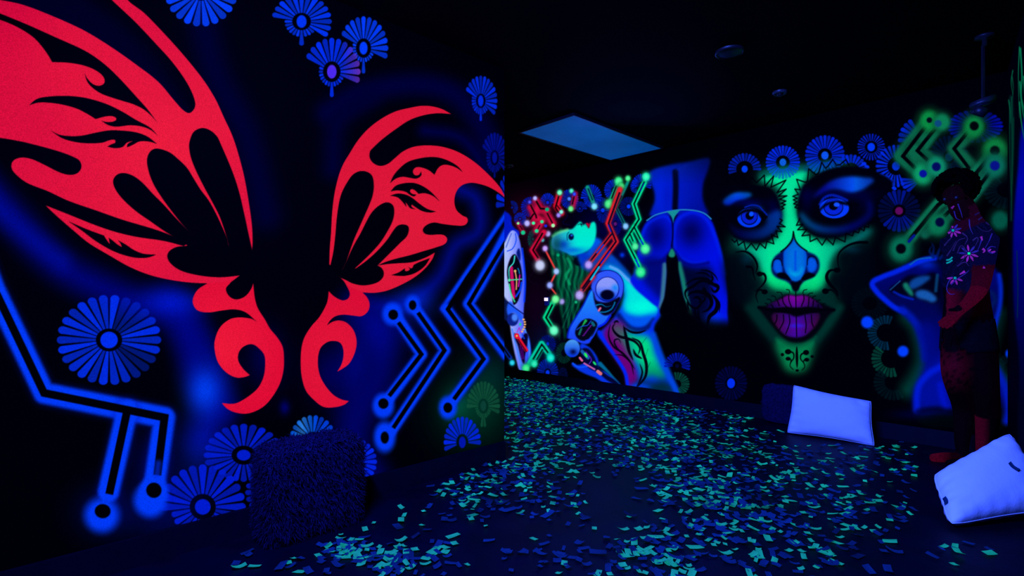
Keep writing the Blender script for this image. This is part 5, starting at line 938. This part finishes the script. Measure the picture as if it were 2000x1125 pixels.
# two scraps caught on the tilted pillow
bv = BVHTree.FromObject(pil2[1], bpy.context.evaluated_depsgraph_get())
bpy.context.view_layer.update(); mi = pil2[1].matrix_world.inverted()
for (x, y, rot, lab) in ((1978, 912, .45, 'dark blue confetti scrap stuck on the upper face of the large tilted pillow'), (1849, 980, 1.1, 'dark blue confetti scrap at the lower edge of the large tilted pillow')):
    o0 = mi @ Vector((0, 0, CH)); dr = (mi.to_3x3() @ (P3(x, y, 1)-Vector((0, 0, CH)))).normalized()
    h, nn, _, _ = bv.ray_cast(o0, dr)
    if h is None: continue
    o = bpy.data.objects.new('confetti_scrap', SM[1][1]); COL.objects.link(o)
    if nn.dot(dr) > 0: nn = -nn
    R_ = nn.to_track_quat('Z', 'X').to_matrix().to_4x4()
    o.matrix_world = Matrix.Translation(pil2[1].matrix_world @ (h+nn*.002)) @ R_ @ Matrix.Rotation(rot, 4, 'Z'); tag(o, lab, 'confetti', 'confetti scraps on the tilted pillow')
# ------------------------------------------------------------------ the standing person
def person():
    J = {}; E_ = []
    def j(n, x, y, d, r, r2=None): J[n] = (P3(x, y, d), r, r2 or r)
    j('pelvis', 1888, 622, 3.32, .145, .12); j('waist', 1889, 565, 3.32, .125, .10); j('chest', 1893, 505, 3.31, .150, .115); j('upper', 1900, 458, 3.31, .125, .095)
    j('neck', 1893, 424, 3.28, .056); j('jaw', 1878, 405, 3.27, .062); j('head', 1868, 378, 3.27, .092, .085); j('crown', 1866, 356, 3.28, .078)
    j('shoulder_n', 1930, 462, 3.20, .064); j('elbow_n', 1914, 566, 3.10, .046); j('wrist_n', 1878, 607, 3.08, .030); j('palm_n', 1864, 618, 3.09, .030, .016)
    j('shoulder_f', 1864, 462, 3.40, .060); j('elbow_f', 1856, 560, 3.42, .044); j('wrist_f', 1862, 632, 3.36, .029); j('palm_f', 1864, 652, 3.34, .029, .016)
    j('hip_n', 1908, 655, 3.25, .108); j('knee_n', 1924, 762, 3.22, .072); j('calf_n', 1930, 812, 3.26, .066); j('ankle_n', 1921, 893, 3.27, .040); j('heel_n', 1922, 910, 3.29, .036)
    j('hip_f', 1874, 655, 3.38, .108); j('knee_f', 1866, 732, 3.33, .080); j('calf_f', 1884, 795, 3.38, .064); j('ankle_f', 1878, 873, 3.40, .038); j('heel_f', 1880, 886, 3.40, .035)
    names = list(J); idx = {}; V, R = [], []
    def add(n, p, r): idx[n] = len(V); V.append(p); R.append(r)
    for n in names: add(n, J[n][0], (J[n][1], J[n][2]))
    for a, b in (('heel_n', 'n'), ('heel_f', 'f')): V[idx[a]].z = .045
    for s, dx, dy in (('n', -.17, .05), ('f', -.155, .04)):
        h = V[idx['heel_'+s]]; add('ball_'+s, Vector((h.x+dx*.75, h.y+dy*.75, .030)), (.036, .024)); add('toe_'+s, Vector((h.x+dx*1.15, h.y+dy*1.15, .022)), (.026, .017))
    for a, b in (('pelvis', 'waist'), ('waist', 'chest'), ('chest', 'upper'), ('upper', 'neck'), ('neck', 'jaw'), ('jaw', 'head'), ('head', 'crown'), ('upper', 'shoulder_n'), ('shoulder_n', 'elbow_n'), ('elbow_n', 'wrist_n'), ('wrist_n', 'palm_n'),
                 ('upper', 'shoulder_f'), ('shoulder_f', 'elbow_f'), ('elbow_f', 'wrist_f'), ('wrist_f', 'palm_f'), ('pelvis', 'hip_n'), ('hip_n', 'knee_n'), ('knee_n', 'calf_n'), ('calf_n', 'ankle_n'), ('ankle_n', 'heel_n'), ('heel_n', 'ball_n'), ('ball_n', 'toe_n'),
                 ('pelvis', 'hip_f'), ('hip_f', 'knee_f'), ('knee_f', 'calf_f'), ('calf_f', 'ankle_f'), ('ankle_f', 'heel_f'), ('heel_f', 'ball_f'), ('ball_f', 'toe_f')): E_.append((idx[a], idx[b]))
    for s in 'nf':        # fingers curled, thumb from the side of the palm
        w, p = V[idx['wrist_'+s]], V[idx['palm_'+s]]; f = (p-w).normalized(); side = f.cross(Vector((0, 1, 0))).normalized(); curl = Vector((0, .6, -.3))
        for k in range(4):
            L = (.030, .034, .032, .025)[k]; o = side*((k-1.5)*.017); a = p+f*.03+o; b = a+f*L+curl*.008; c = b+(f+curl*.7).normalized()*L*.8
            for nm, q, r in (('a', a, .0095), ('b', b, .0088), ('c', c, .0078)): add(f'f{s}{k}{nm}', q, (r, r))
            E_.extend([(idx['palm_'+s], idx[f'f{s}{k}a']), (idx[f'f{s}{k}a'], idx[f'f{s}{k}b']), (idx[f'f{s}{k}b'], idx[f'f{s}{k}c'])])
        a = w+f*.02-side*.03; b = a+(f-side*.8).normalized()*.035
        add('t'+s+'a', a, (.0115, .0115)); add('t'+s+'b', b, (.0095, .0095)); E_.extend([(idx['wrist_'+s], idx['t'+s+'a']), (idx['t'+s+'a'], idx['t'+s+'b'])])
    base = Vector((V[idx['pelvis']].x, V[idx['pelvis']].y, 0))
    fx = Vector((-.72, -.28, -.62)).normalized()      # where the bowed face looks
    hc = V[idx['head']]; add('nose', hc+fx*.085+Vector((0, 0, -.012)), (.014, .014)); E_.append((idx['head'], idx['nose']))
    add('chin', V[idx['jaw']]+fx*.062+Vector((0, 0, -.014)), (.028, .024)); E_.append((idx['jaw'], idx['chin']))
    me = bpy.data.meshes.new('skeleton'); me.from_pydata([tuple(v-base) for v in V], E_, []); ob = bpy.data.objects.new('skeleton', me); COL.objects.link(ob)
    md = ob.modifiers.new('skin', 'SKIN'); md.use_smooth_shade = True; md.branch_smoothing = .35
    for i, r in enumerate(R): me.skin_vertices[0].data[i].radius = r; me.skin_vertices[0].data[i].use_root = (i == 0)
    sb = ob.modifiers.new('sub', 'SUBSURF'); sb.levels = 3; sb.render_levels = 3
    bpy.context.view_layer.update(); dg = bpy.context.evaluated_depsgraph_get(); body = bpy.data.meshes.new_from_object(ob.evaluated_get(dg)); bpy.data.objects.remove(ob)
    root = empty('person', base); tag(root, 'barefoot body-painted person with dark curly hair, head bowed, standing before the far wall', 'person')
    n = len(body.vertices); co = np.empty(n*3, np.float32); body.vertices.foreach_get('co', co); co = co.reshape(-1, 3); W_ = co+np.array(base)
    # painted skin: deep blue chest, red belly, forearm and shins, dark web-marked thighs
    SV = np.array([tuple(v-base) for v in V]); reg_ = np.full(n, -1); best = np.full(n, 9.)
    grp = {}
    for k, (a, b) in enumerate(E_):
        A_, B_ = SV[a], SV[b]; d_ = B_-A_; t = np.clip(((co-A_)@d_)/(d_@d_), 0, 1); dd = np.linalg.norm(co-A_-t[:, None]*d_, axis=1)-.5*(R[a][0]+(R[b][0]-R[a][0])*t); m = dd < best; best[m] = dd[m]; reg_[m] = k
    nm = {i: k for k, i in idx.items()}; seg = np.array([nm[E_[k][1]] for k in reg_])
    z = W_[:, 2]; px = 1000+FPX*W_[:, 0]/W_[:, 1]; py = HOR+(CH-z)*FPX/W_[:, 1]
    colr = np.zeros((n, 3))+np.array([.0006, .0002, .0012])
    def setc(m, c, f=None): 
        c = np.array(c, float); k = np.ones(n) if f is None else f; colr[m] = c*k[m, None]
    isin = lambda *a: np.isin(seg, a)
    setc(isin('chest', 'upper', 'shoulder_n', 'shoulder_f', 'elbow_f'), (.001, .0015, .032), .5+.5*np.sin(z*70+px*.25)**2)
    setc(isin('elbow_n'), (.020, .0002, .007), np.clip((1.40-z)/.2, .1, 1)); setc(isin('elbow_n') & (z > 1.27), (.001, .001, .028))
    setc(isin('wrist_n', 'palm_n') | np.char.startswith(seg.astype(str), 'fn'), (.040, .0004, .010))
    setc(isin('waist', 'pelvis'), (.040, .0005, .016), np.clip((1885-px)/30, .05, 1))
    setc(isin('neck', 'jaw'), (.010, .0004, .009)); setc(isin('head', 'crown', 'nose', 'chin'), (.003, .0004, .002))
    th = isin('hip_n', 'knee_n', 'hip_f', 'knee_f', 'calf_f', 'calf_n')
    setc(th, (.022, .0004, .010), np.clip(1-np.abs(py-715)/55, 0, 1)*np.clip((1905-px)/40, 0, 1)+.03)
    ang = np.arctan2(py-722, px-1838); rad = np.hypot(px-1838, py-722); web = th & ((np.abs(np.sin(ang*6)) < .14) | (np.abs(np.sin(rad*.22+.6*np.cos(ang*12))) < .16)) & (rad < 75); colr[web] *= .12
    setc(isin('ankle_n', 'heel_n'), (.028, .0003, .008), np.clip((1934-px)/16, 0, 1)); setc(isin('ball_f', 'toe_f'), (.045, .0006, .008), np.clip((1862-px)/30, .1, 1))
    at = body.color_attributes.new('paint', 'FLOAT_COLOR', 'POINT'); at.data.foreach_set('color', np.hstack([colr, np.ones((n, 1))]).astype(np.float32).ravel())
    body.materials.clear(); body.name = 'body'; o = link('body', body, paint_mat('painted_skin', (.0015, .0008, .0015), .6, (120., .6, 1.4)), root)
    for p in body.polygons: p.use_smooth = True
    # shorts: a loose shell over hips and upper thighs
    def shell(name, sel, off, m, zmin=None, zmax=None):
        bm = bmesh.new(); bm.from_mesh(body); bm.verts.ensure_lookup_table(); dele = [v for v in bm.verts if not sel[v.index]]; bmesh.ops.delete(bm, geom=dele, context='VERTS')
        for v in bm.verts: v.co += v.normal*off
        g = bmesh.ops.solidify(bm, geom=list(bm.faces), thickness=.003); return bm_obj(name, bm, m, root, smooth=True)
    shell('shorts', (isin('hip_n', 'hip_f', 'pelvis', 'knee_n', 'knee_f') & (z > .73) & (z < .95)), .007, mat('black_cloth', (.003, .003, .004), .9, .03, noise=(30, .7, 1.3), bump=(40, .3)))
    # curly hair
    r = random.Random(4); M_H = mat('dark_curly_hair', (.0005, .0003, .0003), .8, .02, noise=(50, .6, 1.4)); bm = bmesh.new(); hcl = hc-base; cr = V[idx['crown']]-base
    for k in range(640):
        q = Vector((r.gauss(0, 1), r.gauss(0, 1), r.gauss(0, 1))).normalized()
        if q.dot(fx) > .62 and q.z < .3: continue
        c = (hcl+cr)/2+Vector((0, 0, .006))+Vector((q.x*.112, q.y*.10, q.z*.105)); rr = r.uniform(.012, .021)
        mm = Matrix.Translation(c) @ Euler((r.random()*6, r.random()*6, 0)).to_matrix().to_4x4() @ Matrix.Diagonal((1, 1, .6, 1)); bmesh.ops.create_icosphere(bm, subdivisions=1, radius=rr, matrix=mm)
    bm_obj('curly_hair', bm, M_H, root, smooth=True)
    M_E = mat('eye', (.02, .02, .03), .3, .5, noise=(40, .9, 1.1))
    sd = fx.cross(Vector((0, 0, 1))).normalized()
    for s in (-1, 1):
        bm = bmesh.new(); bmesh.ops.create_uvsphere(bm, u_segments=12, v_segments=8, radius=.011, matrix=Matrix.Translation(hcl+fx*.074+sd*s*.03+Vector((0, 0, .012)))); bm_obj('eye', bm, M_E, root, smooth=True)
        bm = bmesh.new(); bmesh.ops.create_uvsphere(bm, u_segments=12, v_segments=8, radius=.02, matrix=Matrix.Translation(hcl+sd*s*.085-fx*.005+Vector((0, 0, -.006))) @ Matrix.Diagonal((.7, .4, 1.2, 1))); bm_obj('ear', bm, M_H, root, smooth=True)
    # flowers and scrolls painted on chest and shoulder, glowing violet
    bv = BVHTree.FromPolygons([v.co.copy() for v in body.vertices], [tuple(p.vertices) for p in body.polygons])
    camp = Vector((0, 0, CH))-base
    def hit(x, y):
        dr = (P3(x, y, 1)-Vector((0, 0, CH))).normalized(); h, nn, _, _ = bv.ray_cast(camp, dr); return (h, nn) if h else (None, None)
    MV = mat('violet_body_paint', (.02, .01, .03), .6, .1, emit=(.16, .01, .34), noise=(20, .6, 1.4)); MB = mat('blue_body_paint', (.01, .01, .03), .6, .1, emit=(.012, .008, .26), noise=(20, .6, 1.4)); MG = mat('green_body_paint', (.02, .05, .03), .6, .1, emit=(.0, .75, .35), noise=(20, .8, 1.2)); MT = mat('teal_body_paint', (.01, .03, .03), .6, .1, emit=(.0, .25, .3), noise=(20, .8, 1.2)); MD = mat('dim_blue_body_paint', (.01, .01, .02), .6, .1, emit=(.01, .004, .08), noise=(20, .5, 1.4))
    def ribbon(bm, pts, w0, w1=None, bul=False):
        P_, cor = parse(pts) if isinstance(pts, str) else (np.array(pts), None); P_ = curve(P_, [False]*len(P_), False, 5); pr = None; w1 = w0 if w1 is None else w1; K_ = len(P_)
        for i, q in enumerate(P_):
            t = P_[min(i+1, K_-1)]-P_[max(i-1, 0)]; t = t/(np.linalg.norm(t)+1e-6); nn = np.array([-t[1], t[0]]); w = (w0+(w1-w0)*i/(K_-1))/2
            if bul: w = w0/2*math.sin(math.pi*(.08+.84*i/(K_-1)))
            a, _n = hit(*(q+nn*w)); b, _m = hit(*(q-nn*w))
            if a is None or b is None: pr = None; continue
            cur = (bm.verts.new(a+_n*.0025), bm.verts.new(b+_m*.0025))
            if pr:
                try: bm.faces.new((pr[0], pr[1], cur[1], cur[0]))
                except ValueError: pass
            pr = cur
    def done(name, bm, m, par=root):
        if len(bm.faces): return bm_obj(name, bm, m, par)
        bm.free()
    for (cx, cy, r0, ry, mc, mp, dirs, skew) in ((1893, 495, 20, 17, MG, (MV, MB), 9, 0), (1862, 450, 17, 14, MT, (MV, MB), 9, .4), (1866, 543, 16, 14, MT, (MV, MV), 7, 0)):
        for k in range(dirs):
            a = 2*math.pi*k/dirs+.4
            if cy == 543 and math.sin(a) < -.2: continue
            bm = bmesh.new(); ca, sa = math.cos(a), math.sin(a); ribbon(bm, [(cx+ca*4, cy+sa*4), (cx+ca*r0*.6, cy+sa*ry*.6), (cx+ca*r0, cy+sa*ry)], 4.2, bul=True); done('painted_petal', bm, mp[0] if (sa > 0 or k % 3 == 0) else mp[1])
        bm = bmesh.new(); ribbon(bm, [(cx-2.6, cy), (cx, cy), (cx+2.6, cy)], 4.6); done('flower_heart', bm, mc)
    for q in ('1861,540 1853,552 1850,565 1856,574 1866,574', '1858,556 1870,545 1885,535 1893,528', '1871,398 1877,415 1880,425', '1893,428 1895,445 1901,458', '1918,468 1914,480 1909,492', '1937,456 1932,470 1924,485', '1928,488 1935,482 1944,483', '1930,492 1938,495 1944,492', '1864,412 1868,425 1876,430'):
        bm = bmesh.new(); ribbon(bm, q, 2.6, .8); done('painted_scroll', bm, MB)
    for q in ('1919,486 1923,490 1920,494', '1930,492 1935,487', '1936,494 1943,491', '1916,462 1919,470', '1859,407 1864,402', '1885,530 1875,536', '1920,522 1924,524'):
        bm = bmesh.new(); ribbon(bm, q, 5, 2); done('painted_leaf', bm, MV)
    for q in ('1910,430 1920,424 1932,430 1938,442 1930,452 1918,450 1908,442', '1903,420 1915,415 1930,420', '1925,435 1932,440', '1870,495 1880,480 1885,500 1875,515', '1862,490 1872,470 1886,465', '1850,500 1860,485 1868,470', '1870,520 1885,512 1893,520', '1845,480 1855,468 1862,462', '1880,455 1890,465 1885,478', '1900,470 1910,465 1905,480'):
        bm = bmesh.new(); ribbon(bm, q, 3, 1); done('painted_swirl', bm, MD)
    bm = bmesh.new()
    for q in ('1849,508 1855,507 1861,502', '1849,514 1855,512 1861,508'): ribbon(bm, q, 3)
    done('painted_stripe', bm, MT)
person()
